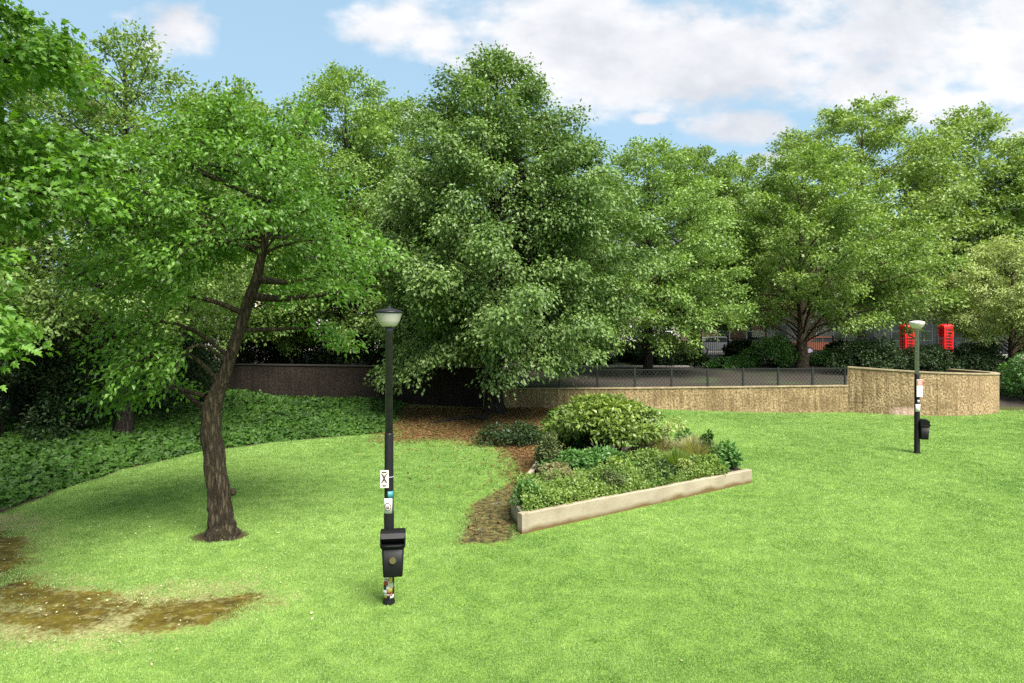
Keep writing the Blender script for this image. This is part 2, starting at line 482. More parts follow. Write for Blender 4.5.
def wall_mat(name, c1, c2, stain, pink=None):
    """exposed aggregate panels: vertical streaks along the wall ('run' = metres along it), grit, stains"""
    m, nt, out = new_mat(name)
    at = N(nt, 'ShaderNodeAttribute', attribute_name='run'); tc = N(nt, 'ShaderNodeTexCoord')
    sx = N(nt, 'ShaderNodeSeparateXYZ'); L(nt, tc.outputs['Object'], sx.inputs[0])
    cb = N(nt, 'ShaderNodeCombineXYZ'); L(nt, at.outputs['Fac'], cb.inputs[0]); L(nt, sx.outputs['Z'], cb.inputs[2])
    def noise(scale, sc, det=6):
        mp = N(nt, 'ShaderNodeMapping'); mp.inputs['Scale'].default_value = sc
        L(nt, cb.outputs[0], mp.inputs[0])
        n = N(nt, 'ShaderNodeTexNoise', i_Scale=scale, i_Detail=float(det)); L(nt, mp.outputs[0], n.inputs['Vector'])
        return n.outputs[0]
    streak = noise(5.0, (1, 1, .2)); grit = noise(13.0, (1, 1, .75), 7); big = noise(.8, (1, 1, 1.6))
    c = mixrgb(nt, mth(nt, 'MULTIPLY_ADD', grit, 5.0, -2.0, True), c1, c2)
    c = mixrgb(nt, mth(nt, 'MULTIPLY_ADD', streak, 2.6, -1.15, True), c, stain)
    c = mixrgb(nt, mth(nt, 'MULTIPLY_ADD', big, 2.4, -1.0, True), c, tuple(x * .72 for x in c1))
    if pink:
        # faded pink patch of paint left on the lower face
        r0, z0, rw, zw = pink
        a = mth(nt, 'DIVIDE', mth(nt, 'SUBTRACT', at.outputs['Fac'], r0), rw); b = mth(nt, 'DIVIDE', mth(nt, 'SUBTRACT', sx.outputs['Z'], z0), zw)
        q = mth(nt, 'ADD', mth(nt, 'MULTIPLY', a, a), mth(nt, 'MULTIPLY', b, b))
        q = mth(nt, 'SUBTRACT', 1.15, mth(nt, 'ADD', q, mth(nt, 'MULTIPLY', grit, .8)), None, True)
        c = mixrgb(nt, mth(nt, 'MULTIPLY', q, 1.0, None, True), c, (.62, .42, .36))
    # panel joints
    fr = mth(nt, 'FRACT', mth(nt, 'DIVIDE', at.outputs['Fac'], .93))
    jt = mth(nt, 'LESS_THAN', fr, .028)
    c = mixrgb(nt, mth(nt, 'MULTIPLY', jt, .35), c, tuple(min(1, x * 1.25) for x in c2))
    p = N(nt, 'ShaderNodeBsdfPrincipled', i_Roughness=.92); p.inputs['Specular IOR Level'].default_value = .2
    L(nt, c, p.inputs['Base Color'])
    b = N(nt, 'ShaderNodeBump', i_Strength=.9, i_Distance=.05)
    L(nt, mth(nt, 'ADD', grit, mth(nt, 'MULTIPLY', streak, .8)), b.inputs['Height']); L(nt, b.outputs[0], p.inputs['Normal'])
    L(nt, p.outputs[0], out.inputs[0])
    return m
M['wall_tan'] = wall_mat('aggregate wall', (.17, .115, .052), (.40, .30, .165), (.11, .075, .038), None)
M['wall_curved'] = wall_mat('aggregate curved wall', (.19, .125, .060), (.47, .345, .20), (.16, .105, .052), (2.35, .14, .85, .32))
M['wall_shaded'] = wall_mat('shade dark wall', (.016, .012, .009), (.045, .035, .025), (.012, .009, .007), None)  # darker copy of the wall: shade under the trees put into its colour

def planter_mat():
    m, nt, out = new_mat('planter concrete')
    tc = N(nt, 'ShaderNodeTexCoord')
    n1 = N(nt, 'ShaderNodeTexNoise', i_Scale=1.3, i_Detail=7.0); n2 = N(nt, 'ShaderNodeTexNoise', i_Scale=18.0, i_Detail=5.0)
    mp = N(nt, 'ShaderNodeMapping'); mp.inputs['Scale'].default_value = (3, 3, .5); L(nt, tc.outputs['Object'], mp.inputs[0])
    n3 = N(nt, 'ShaderNodeTexNoise', i_Scale=1.8, i_Detail=5.0); L(nt, mp.outputs[0], n3.inputs['Vector'])
    for n in (n1, n2): L(nt, tc.outputs['Object'], n.inputs['Vector'])
    c = mixrgb(nt, mth(nt, 'MULTIPLY_ADD', n1.outputs[0], 2.2, -.6, True), (.25, .21, .145), (.41, .355, .26))
    c = mixrgb(nt, mth(nt, 'MULTIPLY_ADD', n3.outputs[0], 2.4, -1.3, True), c, (.20, .15, .085))
    sx = N(nt, 'ShaderNodeSeparateXYZ'); L(nt, tc.outputs['Object'], sx.inputs[0])
    # soil splash and algae along the foot
    f = mth(nt, 'SUBTRACT', mth(nt, 'MULTIPLY', n1.outputs[0], .30), mth(nt, 'MULTIPLY_ADD', sx.outputs['Z'], .9, .02))
    c = mixrgb(nt, mth(nt, 'MULTIPLY', f, 10.0, None, True), c, (.13, .085, .035))
    p = N(nt, 'ShaderNodeBsdfPrincipled', i_Roughness=.9); p.inputs['Specular IOR Level'].default_value = .2
    L(nt, c, p.inputs['Base Color'])
    b = N(nt, 'ShaderNodeBump', i_Strength=.5, i_Distance=.015); L(nt, n2.outputs[0], b.inputs['Height']); L(nt, b.outputs[0], p.inputs['Normal'])
    L(nt, p.outputs[0], out.inputs[0])
    return m
M['planter'] = planter_mat()

def ground_mat():
    m, nt, out = new_mat('lawn ground')
    tc = N(nt, 'ShaderNodeTexCoord')
    def noise(s, d=6, r=.6):
        n = N(nt, 'ShaderNodeTexNoise', i_Scale=s, i_Detail=float(d), i_Roughness=r); L(nt, tc.outputs['Object'], n.inputs['Vector']); return n.outputs[0]
    fine, mid, big = noise(26), noise(3.2), noise(.35, 3)
    A = lambda n: N(nt, 'ShaderNodeAttribute', attribute_name=n).outputs['Fac']
    e1, e2, e3 = noise(1.6, 4), noise(6.5, 5, .7), noise(19, 4, .7)
    def edge(n, k1, k2, k3, sharp, shift=0):
        v = mth(nt, 'ADD', A(n), mth(nt, 'MULTIPLY_ADD', e1, k1, -.5 * k1 + shift))
        v = mth(nt, 'ADD', v, mth(nt, 'ADD', mth(nt, 'MULTIPLY_ADD', e2, k2, -.5 * k2), mth(nt, 'MULTIPLY_ADD', e3, k3, -.5 * k3)))
        return mth(nt, 'MULTIPLY_ADD', v, sharp, .5, True)
    c = mixrgb(nt, mth(nt, 'MULTIPLY_ADD', fine, 2.6, -.8, True), (.050, .110, .012), (.180, .290, .055))
    c = mixrgb(nt, mth(nt, 'MULTIPLY_ADD', mid, 2.5, -1.1, True), c, (.22, .34, .06))
    dry = mixrgb(nt, mth(nt, 'MULTIPLY_ADD', fine, 3.0, -1.0, True), (.12, .10, .035), (.34, .32, .15))
    c = mixrgb(nt, mth(nt, 'MULTIPLY', edge('dry', 1.8, 2.4, 1.6, 1.6), .9), c, dry)
    # mossy bare patches
    pm = noise(7.5, 7, .7)
    moss = mixrgb(nt, mth(nt, 'MULTIPLY_ADD', mid, 3.0, -1.0, True), (.042, .030, .005), (.120, .094, .010))
    moss = mixrgb(nt, mth(nt, 'MULTIPLY_ADD', pm, 5.0, -2.6, True), moss, (.25, .22, .10))
    c = mixrgb(nt, edge('moss', 1.1, 1.3, .9, 4), c, moss)
    path = mixrgb(nt, mth(nt, 'MULTIPLY_ADD', pm, 5.0, -2.2, True), (.035, .026, .012), (.165, .135, .045))
    path = mixrgb(nt, mth(nt, 'MULTIPLY_ADD', mid, 5.0, -2.9, True), path, (.17, .17, .03))
    path = mixrgb(nt, mth(nt, 'MULTIPLY_ADD', noise(2.1, 4), 6.0, -3.6, True), path, (.13, .11, .085))
    c = mixrgb(nt, edge('path', .4, .9, .6, 6), c, path)
    lit = mixrgb(nt, mth(nt, 'MULTIPLY_ADD', fine, 3.0, -1.0, True), (.055, .032, .012), (.165, .092, .034))
    c = mixrgb(nt, edge('litter', 2.2, 1.6, 1.2, .9), c, lit)
    soil = mixrgb(nt, fine, (.022, .016, .010), (.060, .042, .024))
    c = mixrgb(nt, A('soil'), c, soil)
    p = N(nt, 'ShaderNodeBsdfPrincipled', i_Roughness=.95); p.inputs['Specular IOR Level'].default_value = .15
    L(nt, c, p.inputs['Base Color'])
    b = N(nt, 'ShaderNodeBump', i_Strength=.8, i_Distance=.03); L(nt, fine, b.inputs['Height']); L(nt, b.outputs[0], p.inputs['Normal'])
    L(nt, p.outputs[0], out.inputs[0])
    return m
M['ground'] = ground_mat()

def upper_mat():
    m, nt, out = new_mat('terrace ground')
    tc = N(nt, 'ShaderNodeTexCoord')
    n1 = N(nt, 'ShaderNodeTexNoise', i_Scale=9.0, i_Detail=6.0); n2 = N(nt, 'ShaderNodeTexNoise', i_Scale=.5, i_Detail=4.0)
    for n in (n1, n2): L(nt, tc.outputs['Object'], n.inputs['Vector'])
    c = mixrgb(nt, mth(nt, 'MULTIPLY_ADD', n1.outputs[0], 3, -1, True), (.018, .013, .009), (.048, .036, .025))
    c = mixrgb(nt, mth(nt, 'MULTIPLY_ADD', n2.outputs[0], 4, -2.0, True), c, (.045, .075, .018))
    p = N(nt, 'ShaderNodeBsdfPrincipled', i_Roughness=.95); L(nt, c, p.inputs['Base Color']); L(nt, p.outputs[0], out.inputs[0])
    return m
M['upper'] = upper_mat()

def brick_mat(name, c1, c2, mortar):
    m, nt, out = new_mat(name)
    tc = N(nt, 'ShaderNodeTexCoord'); sx = N(nt, 'ShaderNodeSeparateXYZ'); L(nt, tc.outputs['Object'], sx.inputs[0])
    cb = N(nt, 'ShaderNodeCombineXYZ'); L(nt, mth(nt, 'ADD', sx.outputs['X'], sx.outputs['Y']), cb.inputs[0]); L(nt, sx.outputs['Z'], cb.inputs[1])
    br = N(nt, 'ShaderNodeTexBrick', i_Scale=4.4); br.inputs['Color1'].default_value = (*c1, 1); br.inputs['Color2'].default_value = (*c2, 1)
    br.inputs['Mortar'].default_value = (*mortar, 1); L(nt, cb.outputs[0], br.inputs['Vector'])
    p = N(nt, 'ShaderNodeBsdfPrincipled', i_Roughness=.9); L(nt, br.outputs['Color'], p.inputs['Base Color']); L(nt, p.outputs[0], out.inputs[0])
    return m
M['brick_red'] = brick_mat('red brick', (.15, .065, .042), (.19, .09, .06), (.35, .31, .26))
M['brick_stock'] = brick_mat('yellow stock brick', (.30, .23, .14), (.38, .29, .17), (.36, .33, .28))

# ================================================================== SETTING OUTLINES
ivy_edge = [(-13.5, 4.0), (-11.5, 10.0)] + [G(px, py)[:2] for px, py in ((0, 512), (60, 490), (120, 470), (200, 452), (270, 443), (330, 437), (386, 433))]
ivy_poly = ivy_edge + [(-4.9, 29.5), (-5.3, 35.0), (-45, 38), (-45, 4)]
A0, A1, A2 = (.19, 12.67), (6.14, 17.07), (-.02, 13.86)
planter_poly = [A0, A1, (5.6, 19.5), (2.4, 21.5), (.9, 19.2), (.25, 16.2), A2]
moss_polys = [[G(*p)[:2] for p in ((-60, 560), (5, 530), (30, 540), (28, 575), (-10, 590), (-60, 600))],
              [G(*p)[:2] for p in ((30, 612), (95, 590), (118, 596), (112, 622), (60, 634), (5, 625), (-40, 604), (-40, 596))],
              [G(*p)[:2] for p in ((-10, 580), (30, 575), (70, 590), (150, 603), (140, 612), (40, 606), (-10, 604))],
              [G(*p)[:2] for p in ((128, 628), (150, 606), (200, 596), (258, 592), (262, 604), (200, 624), (150, 634))]]
dry_poly = [G(*p)[:2] for p in ((-60, 650), (-60, 530), (10, 512), (50, 520), (30, 570), (120, 588), (262, 580), (275, 600), (180, 632), (90, 648))]
path_poly = [G(*p)[:2] for p in ((457, 543), (470, 505), (505, 486), (521, 468), (505, 448), (470, 440), (470, 430), (520, 438), (552, 470), (520, 496), (516, 540), (490, 545))]
litter_poly = [G(*p)[:2] for p in ((392, 440), (392, 404), (460, 402), (560, 404), (575, 430), (540, 470), (522, 478), (520, 462), (495, 445), (440, 440))]
wall_line_low = [(-1.3, 30.3), (.8, 30.05), (5, 30.25), (8.2, 30.6), (12, 31.1), (15.9, 31.6)]
wall_line_left = [(-46, 37.0), (-30, 35.6), (-20, 34.6), (-13.2, 33.7), (-8, 32.6), (-4.5, 31.5), (-2.4, 30.75), (-1.3, 30.3)]
wall_line_right = [(15.9, 31.6), (17.0, 30.95), (18.2, 30.45), (19.5, 30.2), (20.8, 30.3), (22.1, 30.75), (22.95, 31.4), (23.4, 32.3), (23.5, 33.6), (23.4, 35.5)]

# ================================================================== GROUND
def axis_pts(lo, hi, step, far0, far1):
    a = np.arange(lo, hi, step)
    l = lo - np.geomspace(step, lo - far0, 22)[::-1]; h = a[-1] + np.geomspace(step, far1 - a[-1], 22)
    return np.concatenate([l, a, h])
def build_ground():
    xs = axis_pts(-17, 27, .13, -700, 700); ys = axis_pts(6, 36, .11, -300, 900)
    X, Y = np.meshgrid(xs, ys); x, y = X.ravel(), Y.ravel()
    z = ghz(x, y)
    nse = fbm(x, y, 1.1, 11, 4) - .5; ns2 = fbm(x, y, .5, 21, 3) - .5
    moss = np.full(len(x), -3.0)
    for p in moss_polys: moss = np.maximum(moss, poly_sd(p, x, y))
    moss, dry, path, lit = (np.clip(v, -3, 3) for v in (moss, poly_sd(dry_poly, x, y), poly_sd(path_poly, x, y), poly_sd(litter_poly, x, y)))
    soil = sstep(-.12, .1, poly_sd(ivy_poly, x, y) + nse * .4)
    # bare earth ring round the leaning tree and the back right corner
    bx, by, _ = G(222, 535)
    soil = np.maximum(soil, sstep(.55, .36, np.hypot(x - bx, y - by) + ns2 * .3))
    soil = np.maximum(soil, sstep(23.2, 23.9, x + nse * 1.2) * sstep(30.4, 31.6, y) * .8)
    z = z + np.where(moss > -.1, .035 * ns2, 0)
    nx, ny = len(xs), len(ys)
    i = np.arange((nx - 1) * (ny - 1)); r, c = i // (nx - 1), i % (nx - 1); a = r * nx + c
    fc = np.stack([a, a + 1, a + nx + 1, a + nx], 1)
    me = np_mesh('ground', np.stack([x, y, z], 1), fc, 4, smooth=True, attrs=dict(moss=moss, dry=dry, path=path, litter=lit, soil=soil))
    return setp(link('ground', me, M['ground']), kind='structure')
build_ground()

def build_upper():
    front = [(-700, 60)] + [(x, y + .25) for x, y in wall_line_left[:-1] + wall_line_low[:-1] + wall_line_right[:8]] + [(23.45, 34.0), (24.2, 33.8), (28, 33.5), (40, 33), (120, 33), (700, 40)]
    rows = [.0, .8, 3, 7, 11, 14, 15.2, 16.4, 22, 40, 120, 850]
    V = []; fc = []
    m = len(rows)
    for i, (x, y) in enumerate(front):
        right = x > 24
        for j, d in enumerate(rows):
            yy = y + d if j < 3 else (y * (1 - min(1, d / 14)) + min(1, d / 14) * 33 + d)
            z = float(uphz(yy))
            if right and d < 4: z = -.06 + (z + .06) * (d / 4.0)
            V.append((x, yy, z))
    n = len(front)
    for i in range(n - 1):
        for j in range(m - 1):
            a = i * m + j; fc.append((a, a + m, a + m + 1, a + 1))
    me = np_mesh('upper_ground', V, fc, 4, smooth=True)
    setp(link('upper_ground', me, M['upper']), kind='structure')
build_upper()
# street beyond the railings: pavement with kerb and road
k = MB().box((-90, 48.0, 1.6), (90, 51.2, 2.02)).build('pavement', M['paving']); setp(k, kind='structure')
k = MB().box((-120, 51.2, 1.5), (120, 58.2, 1.92)).build('road', M['asphalt']); setp(k, kind='structure')
k = MB().box((-120, 58.2, 1.6), (120, 61.5, 2.04)).build('far_pavement', M['paving']); setp(k, kind='structure')

# ================================================================== WALLS
def resample(line, step):
    p = np.array(line, float); d = np.r_[0, np.cumsum(np.hypot(*np.diff(p, axis=0).T))]
    n = max(2, int(d[-1] / step) + 1); s = np.linspace(0, d[-1], n)
    q = np.stack([np.interp(s, d, p[:, 0]), np.interp(s, d, p[:, 1])], 1)
    for _ in range(3): q[1:-1] = .25 * q[:-2] + .5 * q[1:-1] + .25 * q[2:]
    return q, s
def wall(name, line, top, label, mat, copmat, thick=.24, ribs=.018, cop=True, step=.1, copover=.035, trim=0):
    q, s = resample(line, step)
    if trim: q, s = q[:-trim], s[:-trim]
    t = np.gradient(q, axis=0); t /= np.linalg.norm(t, axis=1, keepdims=True); nn = np.stack([t[:, 1], -t[:, 0]], 1)
    rib = ribs * (np.abs(np.sin(s * PI / .30)) ** .5)
    zt = np.interp(s / s[-1], *top)
    root = empty(name, (float(q[len(q)//2, 0]), float(q[len(q)//2, 1]), 0), label, 'wall')
    ox, oy = root.location.x, root.location.y
    V = []; run = []
    nz = 8
    for i in range(len(q)):
        f = q[i] + nn[i] * rib[i]; bk = q[i] - nn[i] * thick
        for j in range(nz): V.append((f[0] - ox, f[1] - oy, -.3 + (zt[i] + .3) * j / (nz - 1)))
        V.append((bk[0] - ox, bk[1] - oy, zt[i])); V.append((bk[0] - ox, bk[1] - oy, -.3)); run += [s[i]] * (nz + 2)
    m = nz + 2; fc = []
    for i in range(len(q) - 1):
        for j in range(m - 1):
            a = i * m + j; fc.append((a, a + m, a + m + 1, a + 1))
    me = np_mesh('wall_face', V, fc, 4, attrs=dict(run=run))
    bm = bmesh.new(); bm.from_mesh(me)
    bm.verts.ensure_lookup_table()
    bm.faces.new([bm.verts[j] for j in range(m)]); bm.faces.new([bm.verts[(len(q) - 1) * m + j] for j in range(m)][::-1])
    bmesh.ops.recalc_face_normals(bm, faces=bm.faces[:]); bm.to_mesh(me); bm.free()
    link('wall_face', me, mat, root)
    if cop:
        c = MB(); rings = []
        for i in range(0, len(q)):
            f = q[i] + nn[i] * (copover + ribs); bk = q[i] - nn[i] * (thick + copover); z = zt[i] + .003
            rings.append([(f[0]-ox, f[1]-oy, z), (f[0]-ox, f[1]-oy, z + .06), (bk[0]-ox, bk[1]-oy, z + .06), (bk[0]-ox, bk[1]-oy, z)])
        c.loft(rings); c.build('coping', copmat, root)
    return root
M['coping'] = simple('coping', (.30, .235, .14), .9, noise=.35, scale=4, bump=.3)
M['coping_shaded'] = simple('coping shaded', (.022, .018, .013), .9, noise=.35, scale=4, bump=.3)  # coping darkened to match, tree shade included in the colour
wall('retaining_wall', wall_line_low, ([0, 1], [1.22, 1.22]), 'long low tan ribbed concrete retaining wall carrying the wire mesh fence', M['wall_tan'], M['coping'])
wall('garden_wall', wall_line_left, ([0, 1], [2.15, 2.10]), 'taller dark shaded wall behind the ivy at the back left of the lawn', M['wall_shaded'], M['coping_shaded'])
wall('curved_wall', wall_line_right, ([0, .28, .62, 1], [2.10, 1.93, 1.80, 1.76]), 'tall curved tan ribbed concrete wall bulging towards the lawn behind the far lamp', M['wall_curved'], M['coping'])

# wire mesh fence standing on the low wall
def fence():
    q, s = resample(wall_line_low, .1); L_ = s[-1]
    root = empty('mesh_fence', (8, 30.8, 0), 'black wire mesh fence with slim posts on top of the low retaining wall', 'fence')
    at = lambda d: np.array([np.interp(d, s, q[:, 0]) - 8, np.interp(d, s, q[:, 1]) - 30.8 + .10])
    z0, z1 = 1.30, 2.08; n = 10; pitch = .19
    for i in range(n + 1):
        d = L_ * i / n; p = at(min(max(d, .06), L_ - .08))
        MB().box((p[0] - .04, p[1] - .04, 1.283), (p[0] + .04, p[1] + .04, 2.14), .008).build('post', M['rail_black'], root)
    for i in range(n):
        d0, d1 = L_ * i / n + .05, L_ * (i + 1) / n - .05
        w = MB(); H = z1 - z0
        a, b = at(d0), at(d1)
        P = lambda d, z: (float(np.interp(d, (d0, d1), (a[0], b[0]))), float(np.interp(d, (d0, d1), (a[1], b[1]))), z)
        w.bar(P(d0, z1), P(d1, z1), .035); w.bar(P(d0, z0 + .02), P(d1, z0 + .02), .02)
        for sg in (1, -1):
            st = d0 - H
            while st < d1 + H:
                # diagonal strand from (st,z0) to (st+sg*H,z1), clipped to the panel
                ta, tb = 0.0, 1.0
                e = st + sg * H
                for lim, up_ in ((d0, False), (d1, True)):
                    t = (lim - st) / (e - st)
                    if (e > st) != up_: ta = max(ta, t)
                    else: tb = min(tb, t)
                if tb - ta > .02: w.bar(P(st + (e - st) * ta, z0 + H * ta), P(st + (e - st) * tb, z0 + H * tb), .013)
                st += pitch
        w.build('mesh_panel', M['rail_black'], root)
fence()

# ================================================================== PLANTER
def planter():
    root = empty('stone_planter', (3.0, 14.8, 0), 'triangular raised bed with a pale concrete kerb in the middle of the lawn', 'planter')
    ox, oy = 3.0, 14.8
    line = [(.9, 19.2), (.45, 16.6), (-.02, 13.86), (.19, 12.67), A1, (6.22, 17.22)]
    def strip(pts, tops, th, nm):
        w = MB(); rings = []
        for i, (x, y) in enumerate(pts):
            d = np.array(pts[min(i+1, len(pts)-1)]) - np.array(pts[max(i-1, 0)]); d = d / np.linalg.norm(d); nx, ny = -d[1], d[0]
            z = tops[i]
            rings.append([(x-ox, y-oy, -.15), (x-ox, y-oy, z-.012), (x-ox+nx*.012, y-oy+ny*.012, z), (x-ox+nx*th, y-oy+ny*th, z), (x-ox+nx*th, y-oy+ny*th, -.15)])
        w.loft(rings); return w.build(nm, M['planter'], root)
    n = 24
    fr = [(A0[0] + (A1[0]-A0[0]) * i / n, A0[1] + (A1[1]-A0[1]) * i / n) for i in range(n + 1)]
    rg = random.Random(4)
    strip(fr, [.395 + (.31 - .395) * i / n + rg.uniform(-.006, .006) for i in range(n + 1)], .14, 'front_kerb')
    sd = [(.9, 19.2), (.42, 16.6), (.10, 14.9), (-.02, 13.86), (.085, 13.27), (.187, 12.70)]
    # side kerb: outer face towards the path
    strip(sd, [.40, .40, .40, .40, .395, .393], .13, 'side_kerb')
    # earth filling, heaped to the middle
    xs = np.linspace(-.2, 6.4, 56); ys = np.linspace(12.5, 21.8, 70)
    X, Y = np.meshgrid(xs, ys); x, y = X.ravel(), Y.ravel()
    sd_ = poly_sd(planter_poly, x, y)
    z = np.where(sd_ > .07, .30 + .10 * sstep(.1, 1.2, sd_) + .06 * (fbm(x, y, .6, 3) - .5), -.3)
    a = np.arange(len(x)).reshape(len(ys), len(xs))
    fc = np.stack([a[:-1, :-1], a[:-1, 1:], a[1:, 1:], a[1:, :-1]], -1).reshape(-1, 4)
    fc = fc[(sd_[fc] > .07).all(axis=1)]
    link('soil', np_mesh('soil', np.stack([x-ox, y-oy, z], 1), fc, 4, smooth=True), M['soil'], root)
planter()

# ================================================================== LAMP POSTS AND BINS
def lathe_pole(root, grey_from, top, mats):
    MB().lathe([(.085, -.1), (.085, .02), (.075, .05), (.072, 1.25), (.066, 1.30), (.062, grey_from)], 20).build('lower_pole', mats[0], root)
    MB().lathe([(.059, grey_from + .002), (.052, top), (.056, top + .002), (.056, top + .05), (.03, top + .06)], 20).build('upper_pole', mats[1], root)

def patch(root, name, mat, z0, z1, az0, az1, r, n=8):
    """sticker wrapped on the round pole"""
    w = MB(); o = []
    a = [az0 + (az1 - az0) * i / n for i in range(n + 1)]
    rings = [[(r0 * math.cos(t), r0 * math.sin(t), z) for r0, z in ((r, z0), (r + .003, z0), (r + .003, z1), (r, z1))] for t in a]
    w.loft(rings, True); return w.build(name, mat, root)

def rrect(cx, cy, w, d, z, r, n=4):
    p = []
    for sx, sy, a0 in ((1, 1, 0), (-1, 1, 90), (-1, -1, 180), (1, -1, 270)):
        for k in range(n + 1):
            a = math.radians(a0 + 90 * k / n)
            p.append((cx + sx * (w / 2 - r) + r * math.cos(a), cy + sy * (d / 2 - r) + r * math.sin(a), z))
    return p

def bin_(loc, rz, label):
    """post mounted litter bin: tapered body, hooded lid with a slot in front; local -y is the front"""
    root = empty('litter_bin', loc, label, 'litter bin', 'black litter bins on the lamp posts', rz); root.scale = (.94, .94, .95)
    cy = -.21
    MB().loft([rrect(0, cy + .008, .275, .22, 0, .03), rrect(0, cy + .008, .285, .23, .02, .035), rrect(0, cy, .325, .265, .44, .04)], True).build('body', M['bin_black'], root)
    rim = MB().loft([rrect(0, cy, .350, .295, .425, .045), rrect(0, cy, .365, .31, .435, .05), rrect(0, cy, .365, .31, .462, .05), rrect(0, cy, .335, .28, .470, .05)], True)
    rim.build('rim', M['bin_black'], root)
    hood = MB()
    # side cheeks and curved cover, open at the front
    out = [(-.135, .462), (-.135, .49), (-.125, .585), (-.10, .625), (-.04, .645), (.09, .645), (.13, .62), (.135, .462)]
    for sx in (-1, 1):
        hood.prism([(cy + a, b) for a, b in out], 0, sx * .175 - .008, sx * .175 + .008)
    cov = [(-.150, .572), (-.128, .60), (-.10, .634), (-.04, .654), (.09, .654), (.138, .625), (.145, .465)]
    r1 = [(-.168, cy + a, b) for a, b in cov]; r2 = [(.168, cy + a, b) for a, b in cov]
    inn = [(a * .93, b - .016) for a, b in cov]
    ol = cov + inn[::-1]
    hood.prism([(cy + a, b) for a, b in ol], 0, -.168, .168)
    hood.build('hood', M['bin_black'], root)
    MB().box((-.166, cy + .02, .464), (.166, cy + .03, .628)).build('slot', M['bin_dark'], root)
    # lip under the slot and roundel
    MB().tube([(-.165, cy - .158, .475), (-.08, cy - .172, .468), (.08, cy - .172, .468), (.165, cy - .158, .475)], [.012] * 4, 8).build('lip', M['bin_black'], root)
    r = MB(); n = 24
    rings = [[(.048 * k * math.cos(2*PI*i/n), cy - .1385 + dy, .25 + .048 * k * math.sin(2*PI*i/n)) for i in range(n)] for k, dy in ((.98, .012), (1, -.002))]
    r.loft(rings); r.build('roundel', M['gold'], root)
    MB().box((-.05, -.085, .12), (.05, -.04, .20)).build('bracket', M['black'], root)
    return root

def lamp_near():
    x, y, z = G(389, 603)
    root = empty('lamp_post', (x, y, z), 'nearer lamp post, black with frosted bowl, stickers and a litter bin, on the left lawn', 'lamp post', 'lamp posts on the lawn')
    MB().lathe([(.085, -.1), (.085, .03), (.074, .06), (.072, 1.25), (.066, 1.32), (.063, 2.40), (.058, 2.42)], 20).build('lower_pole', M['black'], root)
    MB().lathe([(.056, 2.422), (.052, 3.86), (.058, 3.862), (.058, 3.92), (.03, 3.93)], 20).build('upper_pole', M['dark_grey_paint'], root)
    h = MB().lathe([(.09, 3.932), (.115, 3.95), (.150, 4.01), (.172, 4.08), (.188, 4.115), (.180, 4.121)], 32).build('bowl', M['bowl'], root)
    MB().lathe([(.190, 4.118), (.205, 4.124), (.205, 4.140), (.16, 4.162), (.08, 4.182), (.03, 4.19), (.028, 4.215), (.012, 4.22)], 32).build('cap', M['black'], root)
    # square notice plate facing the camera with a crossed figure
    pl = MB().box((-.105, -.098, 1.66), (.012, -.084, 1.905), .003).build('notice', M['sign_white'], root)
    g = MB()
    for a, b in (((-.085, 1.73), (-.015, 1.86)), ((-.015, 1.73), (-.085, 1.86)), ((-.05, 1.74), (-.05, 1.86)), ((-.085, 1.88), (-.015, 1.88)), ((-.075, 1.69), (-.022, 1.69))):
        g.bar((a[0], -.100, a[1]), (b[0], -.100, b[1]), .004, .017)
    g.build('figure', M['dark_print'], pl)
    MB().tube([(0.066*math.cos(t), .066*math.sin(t), 1.80) for t in np.linspace(0, 2*PI, 17)], [.006]*17, 5, False).build('band', M['grey_paint'], root)
    f = -PI / 2
    patch(root, 'sticker', M['teal_print'], 1.50, 1.60, f - .1, f + 1.2, .0665)
    st = patch(root, 'sticker', M['sticker_white'], 1.29, 1.50, f - .95, f + .85, .0695)
    w = MB()   # ring emblem on the sticker
    pts = []
    for t in np.linspace(0, 2*PI, 21):
        a = f - .05 + .60 * math.cos(t); pts.append((.0745 * math.cos(a), .0745 * math.sin(a), 1.385 + .055 * math.sin(t)))
    w.tube(pts, [.006] * 21, 5, False); w.build('emblem', M['dark_print'], st)
    patch(st, 'emblem', M['pink_print'], 1.36, 1.41, f - .3, f + .25, .0730)
    # layers of torn stickers under the bin
    cols = ['sticker_white', 'yellow_print', 'dark_print', 'pink_print', 'sticker_white', 'sticker_white', 'red_print', 'yellow_print', 'sign_white', 'dark_print', 'sticker_white', 'pink_print', 'sign_white']
    rg = random.Random(8)
    for i, c in enumerate(cols + cols[3:] + cols[:6]):
        z0 = .10 + .0125 * i + rg.uniform(-.02, .02); a = f + rg.uniform(-1.35, .45)
        patch(root, 'torn_sticker', M[c], z0, z0 + rg.uniform(.04, .095), a, a + rg.uniform(.5, 1.1), .0745 + .0011 * (i % 9))
    return x, y, z
nx_, ny_, nz_ = lamp_near()
bin_((nx_ + .065, ny_ , nz_ + .475), math.radians(8), 'black hooded litter bin on the nearer lamp post, front towards the viewer')

